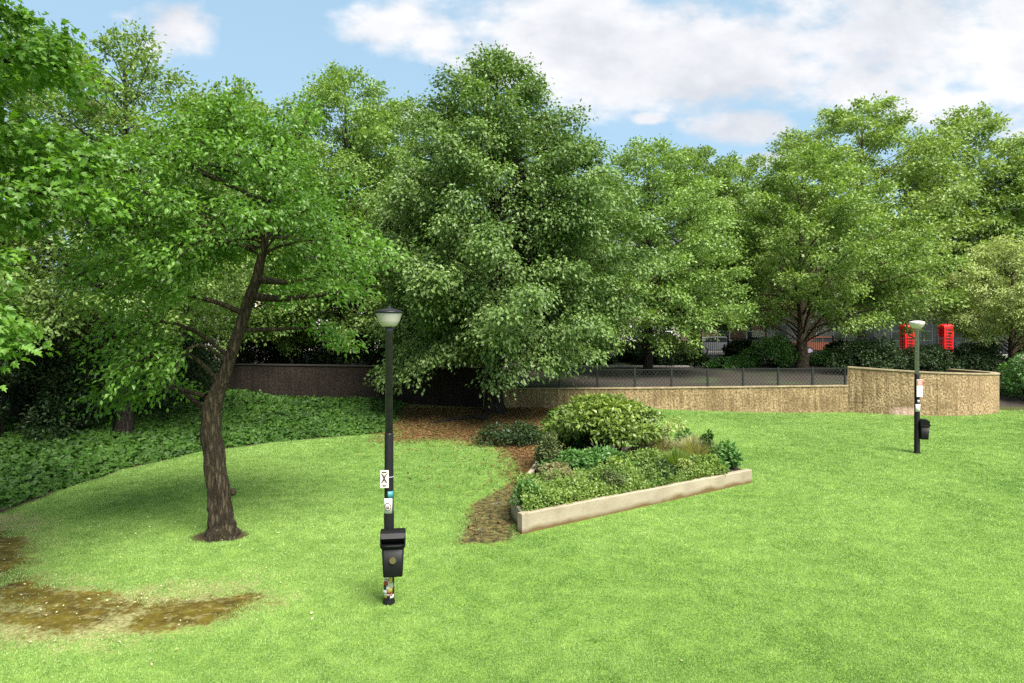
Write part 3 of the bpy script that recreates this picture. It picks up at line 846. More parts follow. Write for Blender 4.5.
def lamp_far():
    x, y, z = G(917, 453.5)
    root = empty('lamp_post', (x, y, z), 'farther lamp post, grey above and black below, with white bowl, before the curved wall', 'lamp post', 'lamp posts on the lawn')
    MB().lathe([(.095, -.1), (.095, .03), (.085, .06), (.082, 1.25), (.078, 1.32), (.074, 2.50), (.066, 2.52)], 20).build('lower_pole', M['black'], root)
    MB().lathe([(.063, 2.522), (.060, 3.88), (.068, 3.882), (.068, 3.93), (.03, 3.94)], 20).build('upper_pole', M['grey_paint'], root)
    MB().lathe([(.10, 3.942), (.13, 3.955), (.18, 4.02), (.215, 4.09), (.222, 4.12), (.21, 4.126)], 28).build('bowl', M['bowl'], root)
    MB().lathe([(.224, 4.128), (.228, 4.136), (.20, 4.16), (.10, 4.185), (.03, 4.19)], 28).build('cap', M['white_paint'], root)
    pl = MB().box((-.075, -.118, 1.80), (.115, -.100, 2.34), .003).build('notice', M['sign_white'], root)
    MB().box((-.070, -.123, 2.16), (.110, -.119, 2.32)).build('red_panel', M['red_print'], pl)
    w = MB()
    for zz in (2.275, 2.235, 2.20): w.box((-.045, -.127, zz - .008), (.085, -.1235, zz + .008))
    w.build('lettering', M['sign_white'], pl)
    f = -PI / 2 - .25
    patch(root, 'sticker', M['sticker_white'], 1.33, 1.56, f - .8, f + 1.1, .0835)
    patch(root, 'sticker', M['grey_paint'], 1.60, 1.70, f - .2, f + .9, .0835)
    return x, y, z
fx_, fy_, fz_ = lamp_far()
bin_((fx_, fy_, fz_ + .47), math.radians(68), 'black hooded litter bin on the farther lamp post, seen from the side')

# ================================================================== TREES
T = []
# leaning cherry on the left lawn
bx, by, bz = G(222, 537)
def ch(px, py, r, dy=0.0):
    p = PX(px, py, by + dy); return (p[0] - bx, p[1] - by, p[2] - bz, r)
cherry_trunk = [ch(222, 546, .40), ch(222, 538, .36), ch(221.5, 530, .30), ch(221, 520, .262), ch(219.5, 500, .235), ch(216, 470, .22), ch(212, 440, .215), ch(210, 418, .21), ch(213, 402, .19),
                ch(223, 380, .135), ch(238, 335, .125), ch(250, 297, .115), ch(260, 268, .10), ch(266, 235, .075), ch(270, 195, .055), ch(268, 160, .035)]
cherry_trunk = [(a_, b_, c_, r_ * .85) for a_, b_, c_, r_ in cherry_trunk]
def keep_cherry(P):
    # open view of the trunk from the lawn side, as the lowest shoots were cut
    low = (P[:, 2] < 5.2) & (P[:, 1] < .9)
    tx = np.interp(P[:, 2], [c[2] for c in cherry_trunk], [c[0] for c in cherry_trunk])
    return ~(low & (np.abs(P[:, 0] - tx) < .45)) & ~((P[:, 2] < 3.0) & (P[:, 0] > -.6)) & ~((P[:, 2] < 3.9) & (P[:, 0] > -.1) & (P[:, 0] < 1.4))
cx = [[ch(244, 314, .06), ch(225, 304, .05, .1), ch(200, 297, .04, .1), ch(172, 293, .025, .0), ch(150, 285, .015, .1)],
      [ch(252, 296, .08), ch(275, 300, .07, -.1), ch(310, 297, .055, -.2), ch(347, 291, .03, -.3)],
      [ch(258, 280, .07), ch(285, 283, .055, .3), ch(310, 281, .045, .5), ch(330, 268, .025, .7)],
      [ch(210, 414, .06, .1), ch(190, 396, .045, .7), ch(160, 378, .03, 1.2), ch(125, 356, .015, 1.5)],
      [ch(220, 384, .05), ch(195, 352, .04, -.4), ch(160, 348, .025, -.8), ch(118, 372, .012, -.9)],
      [ch(228, 366, .04), ch(205, 338, .03, -.5), ch(180, 350, .02, -.9), ch(165, 392, .01, -1.0)],
      [ch(230, 358, .04), ch(190, 322, .03, -.3), ch(140, 318, .02, -.6), ch(105, 340, .01, -.7)],
      [ch(240, 330, .05), ch(280, 330, .04, .6), ch(315, 326, .03, 1.0), ch(345, 340, .015, 1.1)],
      [ch(205, 396, .05), ch(165, 385, .04, .5), ch(130, 388, .02, .8), ch(110, 398, .012, .9)],
      [ch(268, 175, .04), ch(300, 140, .03, .2), ch(310, 112, .015, .2)], [ch(267, 190, .04), ch(235, 140, .03, .0), ch(228, 108, .015, .0)], [ch(265, 200, .04), ch(190, 170, .03, -.2), ch(165, 142, .015, -.3)]]
make_tree('cherry_tree', 'leaning tree with a knotty dark trunk and bright green crown on the left lawn', 'tree', None, (bx, by, bz),
          cherry_trunk, 3.0, 8.05, [(0, .75), (.2, .95), (.45, 1.0), (.7, .85), (.9, .5), (1, .15)], 2.5, 2.8, 33000, .095,
          M['leaf_cherry'], M['bark_cherry'], 3, n_limb=60, fork=.66, lr=.24, off=(.15, .2), maxdrop=1.0, rise=.18, spread=.22, flat=.55, lump=.45, tpl=LEAF_POINT,
          keep=keep_cherry, extra=cx, hang=.25, up=.75, tn=28)
# burrs on its trunk
croot = [o for o in COL.objects if o.name == 'cherry_tree'][0]
for px, py, r, dx in ((233, 492, .06, 0), (211, 508, .08, 0)):
    p = ch(px, py, 0, -.08)
    b = bmesh.new(); bmesh.ops.create_icosphere(b, subdivisions=3, radius=r)
    for v in b.verts:
        v.co *= 1 + .16 * math.sin(v.co.x * 45 + px) * math.sin(v.co.z * 38 + py); v.co.z *= 1.25
    for f_ in b.faces: f_.smooth = True
    me = bpy.data.meshes.new('burr'); b.to_mesh(me); b.free()
    o = link('burr', me, M['bark_cherry'], croot); o.location = p[:3]

# big maple leaning in from the left edge
make_tree('maple_tree', 'large leaved bright maple hanging in from the left edge, nearest tree', 'tree', None, (-10.6, 7.6, .1),
          [(0, 0, -.2, .5), (0, 0, 1, .4), (.1, 0, 3, .34), (.3, .1, 6, .25), (.4, .1, 9, .15), (.5, 0, 11.5, .05)],
          3.4, 12.5, [(0, .55), (.25, .85), (.5, 1.0), (.75, .9), (1, .3)], 4.55, 4.3, 90000, .100, M['leaf_maple'], M['bark_dark'], 17,
          extra=[[(.2, .1, 5.6, .09), (2.2, .2, 5.2, .05), (3.7, .25, 4.5, .03), (4.3, .3, 3.6, .012)], [(.2, .1, 5.0, .08), (2.4, -.1, 4.6, .05), (4.0, -.2, 4.0, .025), (4.15, -.2, 3.1, .01)]],
          n_limb=64, off=(.35, .2), rise=.25, spread=.24, flat=.5, lump=.16, tpl=LEAF_MAPLE, hang=.3, up=.8,
          keep=lambda P: (P[:, 0] < 5.1) & (P[:, 0] > -3.0))

# central lime
def at(px, Y, z0=None):
    x = (px - 512) * Y / F
    return (x, Y, float(ghz(x, Y)) if z0 is None else z0)
bl = at(494, 28.6)
make_tree('lime_tree', 'tall dense pyramid shaped lime tree standing before the wall in the centre', 'tree', None, bl,
          [(0, 0, -.2, .55), (0, 0, .3, .40), (0, 0, 2, .34), (.05, 0, 5, .29), (0, 0, 9, .2), (.1, 0, 12.6, .1), (.15, 0, 14.9, .03)],
          2.1, 15.2, [(0, .50), (.06, .74), (.15, .92), (.28, 1.0), (.5, .90), (.66, .72), (.80, .52), (.92, .32), (1, .06)], 6.0, 5.5, 175000, .15,
          M['leaf_lime'], M['bark_dark'], 5, extra=[[(0, -.2, 4.6, .08), (.2, -2.4, 4.3, .05), (.4, -3.6, 2.8, .03), (.3, -3.9, 1.5, .012)], [(0, -.2, 4.4, .08), (-1.6, -2.0, 4.0, .05), (-2.6, -2.8, 2.6, .03), (-3.0, -3.0, 1.8, .012)],
                 [(.1, -.1, 4.8, .08), (1.4, -2.2, 4.2, .05), (2.0, -3.0, 3.0, .03), (2.2, -3.2, 2.2, .012)], [(-.1, 0, 4.6, .07), (-2.4, -.8, 4.0, .05), (-4.0, -1.2, 2.6, .03), (-4.4, -1.3, 1.7, .012)]],
          n_limb=150, lr=.7, off=(.5, 0), rise=.34, droop=.14, spread=.34, flat=.45, lump=.20, sub_k=.27, fill=.38, hang=.35, up=.85)

lroot = [o for o in COL.objects if o.name == 'lime_tree'][0]
rp = [G(488, 420), G(470, 419), G(452, 421), G(436, 423), G(420, 423)]
MB().tube([(p[0] - bl[0], p[1] - bl[1], p[2] - bl[2] + h_) for p, h_ in zip(rp, (.10, .07, .05, .04, -.02))], [.13, .09, .07, .05, .03], 8).build('root', M['bark_dark'], lroot)
# group of trees behind
def bt(name, label, px, Y, zb, top_py, rx, lf, ls, lm, bk, seed, prof=None, ground=None, trunk_r=.3, **kw):
    z0 = float(uphz(Y)) if ground is None else ground
    x = (px - 512) * Y / F
    H = CAMH - (top_py - HZ) * Y / F - z0
    tr = [(0, 0, -.3, trunk_r * 1.5), (0, 0, .3, trunk_r * 1.1), (.05, 0, H * .2, trunk_r), (-.05, 0, H * .45, trunk_r * .75), (.1, 0, H * .7, trunk_r * .42), (0, 0, H * .95, .04)]
    return make_tree(name, label, 'tree', kw.pop('group', 'background trees round the garden'), (x, Y, z0), tr, zb, H, prof or [(0, .6), (.2, .92), (.45, 1), (.7, .82), (.9, .5), (1, .12)],
                     rx, rx * .95, lf, ls, lm, bk, seed, **{'lr': .6, **kw})
DOME = [(0, .6), (.2, .92), (.45, 1), (.7, .85), (.88, .58), (1, .15)]
bt('robinia_tree', 'thin airy tree with loose olive tufts against the sky at the upper left', 124, 22.5, 3.0, 40, 4.9, 62000, .13, M['leaf_robinia'], M['bark_dark'], 21, ground=.5, n_limb=84, lump=.45, spread=.22, flat=.5, trunk_r=.24, rise=.55)
bt('dark_tree', 'dark leafy tree filling the left behind the maple', 20, 25, 1.2, 30, 5.2, 65000, .15, M['leaf_robinia'], M['bark_dark'], 22, ground=.6, n_limb=80, lump=.3, rise=.4)
bt('ash_tree', 'pale green tree behind the leaning cherry, left of the tall pale one', 235, 36, 1.5, 100, 5.2, 75000, .18, M['leaf_pale'], M['bark_dark'], 23, n_limb=80, lump=.3)
bt('poplar_tree', 'tall pale yellowish green tree left of the central lime', 345, 38, 1.5, 74, 5.6, 85000, .18, M['leaf_pale'], M['bark_dark'], 24, n_limb=110, lump=.28, lr=.4)
bt('poplar_tree', 'pale green tree filling the gap close against the left side of the lime', 385, 43, 1.5, 112, 4.6, 60000, .19, M['leaf_pale'], M['bark_dark'], 39, n_limb=90, lump=.26, lr=.4)
bt('green_tree', 'light green rounded tree close behind the right side of the lime', 648, 38, 1.2, 143, 4.9, 62000, .17, M['leaf_pale'], M['bark_dark'], 25, n_limb=90, lump=.28, trunk_r=.25)
bt('oak_tree', 'darker narrow tree with dark trunk between the light green and layered trees', 696, 46, 2.6, 150, 4.3, 45000, .20, M['leaf_robinia'], M['bark_dark'], 26, n_limb=70, lump=.28, trunk_r=.36)
# layered tree on the terrace with visible trunk
bt('layered_tree', 'spreading tree with tiered branches and tan trunk standing behind the fence', 802, 42, 2.6, 148, 7.0, 78000, .18, M['leaf_layer'], M['bark_tan'], 27,
   prof=[(0, .72), (.12, .95), (.3, 1.0), (.5, .88), (.7, .66), (.88, .42), (1, .1)], n_limb=80, off=(1.2, 0), rise=.55, droop=.12, spread=.34, flat=.22, lump=.24, trunk_r=.31, sub_k=.32, lr=.55)
bt('plane_tree', 'tallest pale plane tree rising behind the tiered tree', 862, 58, 3.5, 104, 9.0, 75000, .27, M['leaf_plane'], M['bark_tan'], 28, n_limb=90, lump=.32, spread=.45, prof=DOME)
bt('plane_tree', 'airy pale plane tree with a ragged top near the right edge', 968, 60, 3.5, 112, 7.2, 50000, .28, M['leaf_plane'], M['bark_tan'], 29, n_limb=74, lump=.42, spread=.42)
bt('plane_tree', 'darker green plane tree cut off by the right edge', 1065, 56, 2.5, 140, 7.5, 50000, .27, M['leaf_layer'], M['bark_tan'], 30, n_limb=74, lump=.3, spread=.45)
bt('plane_tree', 'distant plane tree seen between the narrow dark and the tiered tree', 742, 64, 2.0, 158, 6.5, 42000, .28, M['leaf_layer'], M['bark_dark'], 31, n_limb=70, lump=.3, spread=.45)
bt('plane_tree', 'distant plane tree hidden low behind the central lime', 520, 52, 2.0, 120, 7.0, 42000, .26, M['leaf_pale'], M['bark_dark'], 32, n_limb=70, lump=.3, spread=.45)
for px_, Y_, tp_, rx_, sd_, lb_ in ((600, 82, 205, 8.5, 131, 'far off tree above the roofs between the lime and the light green tree'), (790, 84, 190, 9.5, 132, 'far off tree above the roofs behind the tiered tree'),
                             (900, 82, 200, 9.0, 133, 'far off tree above the roofs behind the two tall planes'), (1010, 84, 195, 9.5, 134, 'far off tree above the roofs at the right edge'),
                             (400, 82, 190, 9.5, 135, 'far off tree above the roofs left of the lime'), (200, 80, 180, 10, 136, 'far off tree above the roofs behind the cherry')):
    bt('distant_tree', lb_, px_, Y_, 2.0, tp_, rx_, 26000, .42, M['leaf_layer'], M['bark_dark'], sd_, n_limb=60, spread=.6, group='far off trees above the roofs')
bt('willow_tree', 'rounded silvery green willow at the right edge above the curved wall', 1012, 38.5, 1.7, 238, 4.0, 52000, .13, M['leaf_silver'], M['bark_tan'], 33,
   prof=[(0, .55), (.2, .95), (.45, 1), (.7, .82), (.88, .55), (1, .15)], n_limb=70, off=(.6, 0), lump=.16, spread=.25, hang=.5, trunk_r=.2, rise=.6)

# ================================================================== SHRUBS
gr = 'dark shrubs under the trees at the left'
def bush(name, label, px, Y, rx, ry, h, lf, ls, lm, seed, group=None, z=None, **kw):
    x = (px - 512) * Y / F
    zz = (float(ghz(x, Y)) if Y < 31 else float(uphz(Y))) if z is None else z
    return make_bush(name, label, 'shrub', group, (x, Y, zz), rx, ry, h, lf, ls, lm, M['bark_dark'], seed, **kw)
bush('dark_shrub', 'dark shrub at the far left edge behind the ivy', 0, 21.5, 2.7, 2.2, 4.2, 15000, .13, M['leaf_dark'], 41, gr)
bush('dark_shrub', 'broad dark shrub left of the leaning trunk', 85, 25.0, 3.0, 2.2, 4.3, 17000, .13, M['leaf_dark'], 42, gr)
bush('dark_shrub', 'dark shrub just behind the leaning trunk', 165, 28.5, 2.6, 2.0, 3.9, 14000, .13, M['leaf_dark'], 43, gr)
gt = 'shrubs on the terrace behind the walls'
bush('terrace_shrub', 'round dark green shrub left of the tiered tree trunk', 772, 43, 1.9, 1.4, 2.0, 7000, .14, M['leaf_fresh'], 45, gt)
bush('terrace_shrub', 'low dark shrub beneath the light green tree', 662, 44, 1.9, 1.4, 1.7, 6000, .15, M['leaf_dark'], 46, gt)
bush('terrace_shrub', 'dark shrub behind the left end of the curved wall', 868, 38, 2.2, 1.6, 2.1, 9000, .13, M['leaf_dark'], 47, gt)
bush('terrace_shrub', 'dark shrub behind the middle of the curved wall below the red boxes', 925, 38.5, 2.2, 1.6, 1.75, 9000, .13, M['leaf_dark'], 48, gt)
bush('terrace_shrub', 'dark shrub behind the right end of the curved wall', 978, 38.5, 2.0, 1.6, 1.9, 9000, .13, M['leaf_dark'], 49, gt)
bush('terrace_shrub', 'bright pale leaved shrub at the right edge beside the curved wall end', 1032, 34.4, 1.7, 1.4, 2.5, 10000, .12, M['leaf_fresh'], 50, gt, z=.3)
bush('terrace_shrub', 'low green plants behind the fence near the tiered tree', 730, 42, 1.6, 1.0, .8, 4000, .12, M['leaf_fresh'], 51, gt)
bush('terrace_shrub', 'small green shrub right of the tiered tree trunk', 826, 43.5, 1.2, .9, 1.1, 4000, .12, M['leaf_fresh'], 52, gt)
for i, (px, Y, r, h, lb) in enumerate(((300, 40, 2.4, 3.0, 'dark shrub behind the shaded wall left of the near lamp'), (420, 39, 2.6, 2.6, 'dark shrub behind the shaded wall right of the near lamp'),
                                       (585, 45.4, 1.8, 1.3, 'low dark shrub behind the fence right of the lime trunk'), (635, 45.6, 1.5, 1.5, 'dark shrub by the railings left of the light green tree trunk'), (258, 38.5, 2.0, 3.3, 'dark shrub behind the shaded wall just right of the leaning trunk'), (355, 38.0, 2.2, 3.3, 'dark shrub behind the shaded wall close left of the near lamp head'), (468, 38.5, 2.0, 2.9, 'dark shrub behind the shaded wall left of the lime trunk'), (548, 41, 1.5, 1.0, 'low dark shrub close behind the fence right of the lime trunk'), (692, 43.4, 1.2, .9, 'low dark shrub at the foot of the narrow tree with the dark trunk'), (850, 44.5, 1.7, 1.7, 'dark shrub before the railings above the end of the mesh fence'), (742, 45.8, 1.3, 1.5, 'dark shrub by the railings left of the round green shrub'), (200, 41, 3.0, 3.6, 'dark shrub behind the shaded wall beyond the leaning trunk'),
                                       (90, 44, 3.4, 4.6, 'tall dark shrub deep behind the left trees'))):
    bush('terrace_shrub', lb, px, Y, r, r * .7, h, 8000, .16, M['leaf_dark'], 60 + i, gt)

# planting in the raised bed
def pz(x, y): return .36
gp = 'plants in the raised bed'
def bedplant(px, Y): return ((px - 512) * Y / F, Y, .34)
make_bush('laurel_shrub', 'large glossy yellow green shrub in the raised bed', 'shrub', gp, bedplant(606, 18.0), 1.5, 1.2, 2.05, 10500, .13, M['leaf_laurel'], M['bark_tan'], 71, tpl=LEAF_POINT, lumps=26, flat=.26, shell=.30, up=.9, stems=22, zlo=.36)
make_bush('evergreen_shrub', 'darker bluish shrub at the back left of the glossy shrub', 'shrub', gp, bedplant(568, 18.9), .85, .8, 1.45, 3800, .12, M['leaf_ivy'], M['bark_dark'], 72, flat=.5, up=.9)
make_bush('conifer_shrub', 'small olive feathery upright shrub left of the glossy shrub', 'shrub', gp, bedplant(548, 16.6), .36, .34, 1.0, 3000, .075, M['leaf_conifer'], M['bark_dark'], 73, up=.2, flat=.8, lumps=9)
make_bush('dark_mound', 'low dark mound beside the path at the left of the bed', 'shrub', gp, (-.05, 22.6, .08), 1.25, .8, .62, 3200, .10, M['leaf_dark'], M['bark_dark'], 74, flat=.9)
# clipped low hedge along the kerb: clumps side by side
ux, uy = (A1[0] - A0[0]), (A1[1] - A0[1]); ul = math.hypot(ux, uy); ux, uy = ux / ul, uy / ul
def hedge():
    rg = np.random.default_rng(77)
    o = (A0[0], A0[1], .33)
    root = empty('low_hedge', o, 'low green hedge running along the front kerb of the raised bed', 'hedge', gp)
    n = 27000; s = rg.uniform(.12, 6.2, n); t = rg.random(n) ** 1.25
    wid = np.interp(s, [0, .8, 4, 5.6, 6.3], [.9, 1.30, 1.2, .8, .5]); t = .10 + t * wid
    hh = (.03 + .64 * fbm(s, t, .55, 7, 3) - .16 * (s / 6)) * np.clip(1 - ((t - .1 - wid * .55) / (wid * .60)) ** 4, .04, 1) ** .5
    fr_ = sstep(.32, .0, t - .1); z = hh * ((1 - .55 * rg.random(n) ** 2.2) * (1 - fr_) + rg.random(n) * 1.05 * fr_) + .10 * rg.random(n) ** 5
    X = ux * s - uy * t; Yl = uy * s + ux * t
    P = np.stack([X, Yl, z], 1)
    sd = -uy * 0
    out = np.stack([(-uy) * (t - wid / 2), ux * (t - wid / 2), np.full(n, .8)], 1)
    Nn = nrm(nrm(out) + rg.normal(0, .5, (n, 3))); D = nrm(rg.normal(0, 1, (n, 3)) + nrm(out) * .8)
    var = .9 * fbm(s, t, .5, 9, 3) + .45 * rg.random(n) - .2
    kk = poly_sd(planter_poly, P[:, 0] + o[0], P[:, 1] + o[1]) > .06
    P, Nn, D, var = P[kk], Nn[kk], D[kk], var[kk]; n = len(P)
    w = MB()
    for i in range(26):
        a = rg.uniform(.2, 5.1); b = rg.uniform(.3, .8); X0, Y0 = ux * a - uy * b, uy * a + ux * b
        w.tube([(X0, Y0, -.05), (X0 + rg.normal(0, .05), Y0, .15), (X0 + rg.normal(0, .12), Y0 + rg.normal(0, .1), .33)], [.012, .009, .004], 5, False)
        w.build('stem', M['bark_tan'], root); w = MB()
    link('foliage', leaf_mesh('foliage', P, D, Nn, .062 * rg.uniform(.6, 1.4, n), var), M['leaf_hedge'], root)
hedge()
for k_, (s_, t_, r_, h_, m_, ls_, n_, lb_) in enumerate(((.55, .45, .34, .62, 'leaf_fresh', .07, 900, 'small bright clump at the left end of the hedge by the kerb corner'),
        (1.7, .75, .38, .66, 'leaf_brownish', .06, 1000, 'dry brownish clump poking from the hedge, nearest the left end'), (2.7, .35, .36, .52, 'leaf_conifer', .06, 1100, 'olive feathery clump in the front of the hedge at mid length'),
        (3.5, .95, .42, .66, 'leaf_laurel', .085, 800, 'yellow green clump at the back of the hedge at mid length'), (4.5, .40, .34, .50, 'leaf_dark', .07, 900, 'dark green clump in the hedge towards its right end'),
        (5.3, .45, .34, .46, 'leaf_silver', .06, 800, 'pale green clump at the right end of the hedge'))):
    make_bush('ground_plant', lb_, 'plant', gp, (A0[0] + ux * s_ - uy * t_, A0[1] + uy * s_ + ux * t_, .34), r_, r_ * .9, h_, n_, ls_, M[m_], M['bark_dark'], 140 + k_, flat=.55, lumps=8)
make_bush('ground_plant', 'bright leafy low plant between hedge and glossy shrub', 'plant', gp, bedplant(590, 16.4), 1.1, .7, .62, 3800, .10, M['leaf_fresh'], M['bark_dark'], 78, flat=.7)
make_bush('ground_plant', 'reddish dry low plant at the left behind the hedge', 'plant', gp, bedplant(556, 15.3), .42, .4, .5, 1500, .075, M['leaf_brownish'], M['bark_dark'], 79, flat=.7)
make_bush('ground_plant', 'dry twiggy plant right below the glossy shrub', 'plant', gp, bedplant(652, 17.8), .75, .6, .62, 2600, .075, M['leaf_brownish'], M['bark_tan'], 80, flat=.7)
make_bush('ground_plant', 'green low plant in the middle of the bed behind the hedge', 'plant', gp, bedplant(640, 16.7), .9, .55, .55, 3000, .085, M['leaf_hedge'], M['bark_dark'], 81, flat=.7)
make_bush('ground_plant', 'small bright green plant at the kerb between the grass clumps and the right tip', 'plant', gp, bedplant(704, 16.6), .5, .3, .42, 1500, .08, M['leaf_hedge'], M['bark_dark'], 89, flat=.7)
make_bush('evergreen_plant', 'bluish green leafy plant at the right tip of the raised bed', 'plant', gp, bedplant(722, 17.35), .52, .42, .62, 1500, .13, M['leaf_fresh'], M['bark_dark'], 82, flat=.6, shell=.3, up=.9)
make_bush('evergreen_plant', 'upright sprig standing above the plants at the right tip of the bed', 'plant', gp, bedplant(706, 17.5), .18, .18, 1.0, 420, .12, M['leaf_ivy'], M['bark_dark'], 83, flat=.5, shell=.3, lumps=6)
def tuft(name, label, loc, r, h, n, mat, seed, up=1.0):
    rg = np.random.default_rng(seed)
    root = empty(name, loc, label, 'plant', gp)
    az = rg.uniform(0, 2*PI, n); q = rg.uniform(0, 1, n) ** .7; hh = h * rg.uniform(.6, 1.1, n)
    V = []; fc = []; var = []
    S = 5
    for i in range(n):
        d = np.array([math.cos(az[i]), math.sin(az[i]), 0]); sd = np.array([-d[1], d[0], 0])
        for k in range(S):
            t = k / (S - 1)
            p = d * (r * .25 * q[i] + r * q[i] * t ** 1.6) + np.array([0, 0, hh[i] * (1.25 * t - .45 * q[i] * t * t)])
            w = .009 * (1 - t) + .0015
            V += [p - sd * w, p + sd * w]
        b = i * S * 2
        for k in range(S - 1): fc.append((b + 2*k, b + 2*k + 1, b + 2*k + 3, b + 2*k + 2))
        var += [rg.random()] * (S * 2)
    link('blades', np_mesh('blades', np.array(V), fc, 4, var=var), mat, root)
    return root
tuft('ornamental_grass', 'straw coloured feathery grass clump at the right of the bed', bedplant(694, 17.3), .62, .70, 1500, M['leaf_straw'], 84)
tuft('ornamental_grass', 'green grassy clump in front of the straw coloured grass', bedplant(676, 16.55), .50, .52, 1300, M['leaf_hedge'], 85)
tuft('ornamental_grass', 'pale mauve dry grass clump behind the green grassy clump', bedplant(664, 17.6), .75, .62, 1300, M['leaf_brownish'], 86)
make_bush('wispy_plant', 'thin wispy tall plant at the back right of the glossy shrub', 'plant', gp, bedplant(672, 19.0), .55, .4, 1.15, 620, .10, M['leaf_silver'], M['bark_tan'], 87, flat=.5, shell=.2, lumps=9, stems=12, apart=True)
make_bush('wispy_plant', 'darker wispy stem right of the thin tall plant', 'plant', gp, bedplant(684, 18.6), .25, .25, .85, 300, .10, M['leaf_fresh'], M['bark_tan'], 88, flat=.5, shell=.2, lumps=6, stems=6, apart=True)

# ================================================================== IVY, LITTER, GRASS (uncountable)
def ivy():
    rg = np.random.default_rng(91)
    n = 180000
    x = rg.uniform(-24, -3.5, n); y = 9 + 27 * rg.random(n)
    sd = poly_sd(ivy_poly, x, y); edge = sd + .35 * (fbm(x, y, .8, 14, 3) - .5)
    wy = np.interp(x, [p[0] for p in wall_line_left], [p[1] for p in wall_line_left])
    k = (edge > .02) & (x > -.95 * y - 2) & (y < wy - .1); x, y, sd = x[k], y[k], sd[k]; n = len(x)
    hgt = (.04 + .20 * fbm(x, y, .9, 15, 3)) * sstep(-.05, .9, sd) + .05
    z = ghz(x, y) + hgt * (1 - .5 * rg.random(n) ** 2)
    P = np.stack([x, y, z], 1)
    Nn = nrm(np.array([.25, -.45, .9]) + rg.normal(0, .38, (n, 3))); D = nrm(np.array([.3, -.6, -.5]) + rg.normal(0, .7, (n, 3)))
    var = .5 * fbm(x, y, 1.2, 16, 2) + .5 * rg.random(n)
    me = leaf_mesh('ivy', P, D, Nn, np.interp(y, [10, 30], [.13, .16]) * rg.uniform(.6, 1.25, n), var, LEAF_IVY)
    setp(link('ivy', me, M['leaf_ivy']), kind='stuff')
ivy()

def scatter_leaves(name, pts, size, mat, seed):
    rg = np.random.default_rng(seed); n = len(pts)
    x, y = pts.T
    P = np.stack([x, y, ghz(x, y) + .012 + .03 * rg.random(n)], 1)
    Nn = nrm(np.array([0, 0, 1]) + rg.normal(0, .35, (n, 3))); D = nrm(rg.normal(0, 1, (n, 3)) * (1, 1, .25))
    setp(link(name, leaf_mesh(name, P, D, Nn, size * rg.uniform(.6, 1.3, n), rg.random(n), LEAF_POINT), mat), kind='stuff')
def litter():
    rg = np.random.default_rng(92)
    n = 60000; x = rg.uniform(-6, 4, n); y = rg.uniform(12.5, 30, n)
    a = sstep(-1.2, .8, poly_sd(litter_poly, x, y) + 1.6 * (fbm(x, y, 1.2, 18, 3) - .5))
    p = .55 * sstep(-.15, .1, poly_sd(path_poly, x, y)) * sstep(15.5, 18, y)
    p = np.maximum(p, .05 * sstep(-.15, .1, poly_sd(path_poly, x, y)))
    far = .07 * sstep(-4, 0, poly_sd(litter_poly, x, y))
    k = (rg.random(n) < np.maximum(np.maximum(a * .8, p), far)) & (poly_sd(planter_poly, x, y) < 0) & (poly_sd(ivy_poly, x, y) < .3)
    scatter_leaves('leaf_litter', np.stack([x, y], 1)[k], .075, M['litter'], 93)
    n = 2600; x = rg.uniform(-12, 22, n); y = 7 + 23 * rg.random(n) ** .8
    x[:1500] = rg.uniform(-10, -2.5, 1500); y[:1500] = rg.uniform(7.5, 14, 1500)
    k = (poly_sd(planter_poly, x, y) < -.1) & (poly_sd(ivy_poly, x, y) < -.2) & (rg.random(n) < .05 + .28 * sstep(-.1, .6, poly_sd(dry_poly, x, y)) + .15 * sstep(4, -6, x) * sstep(26, 14, y))
    scatter_leaves('scattered_leaves', np.stack([x, y], 1)[k], .042, M['litter_pale'], 94)
litter()

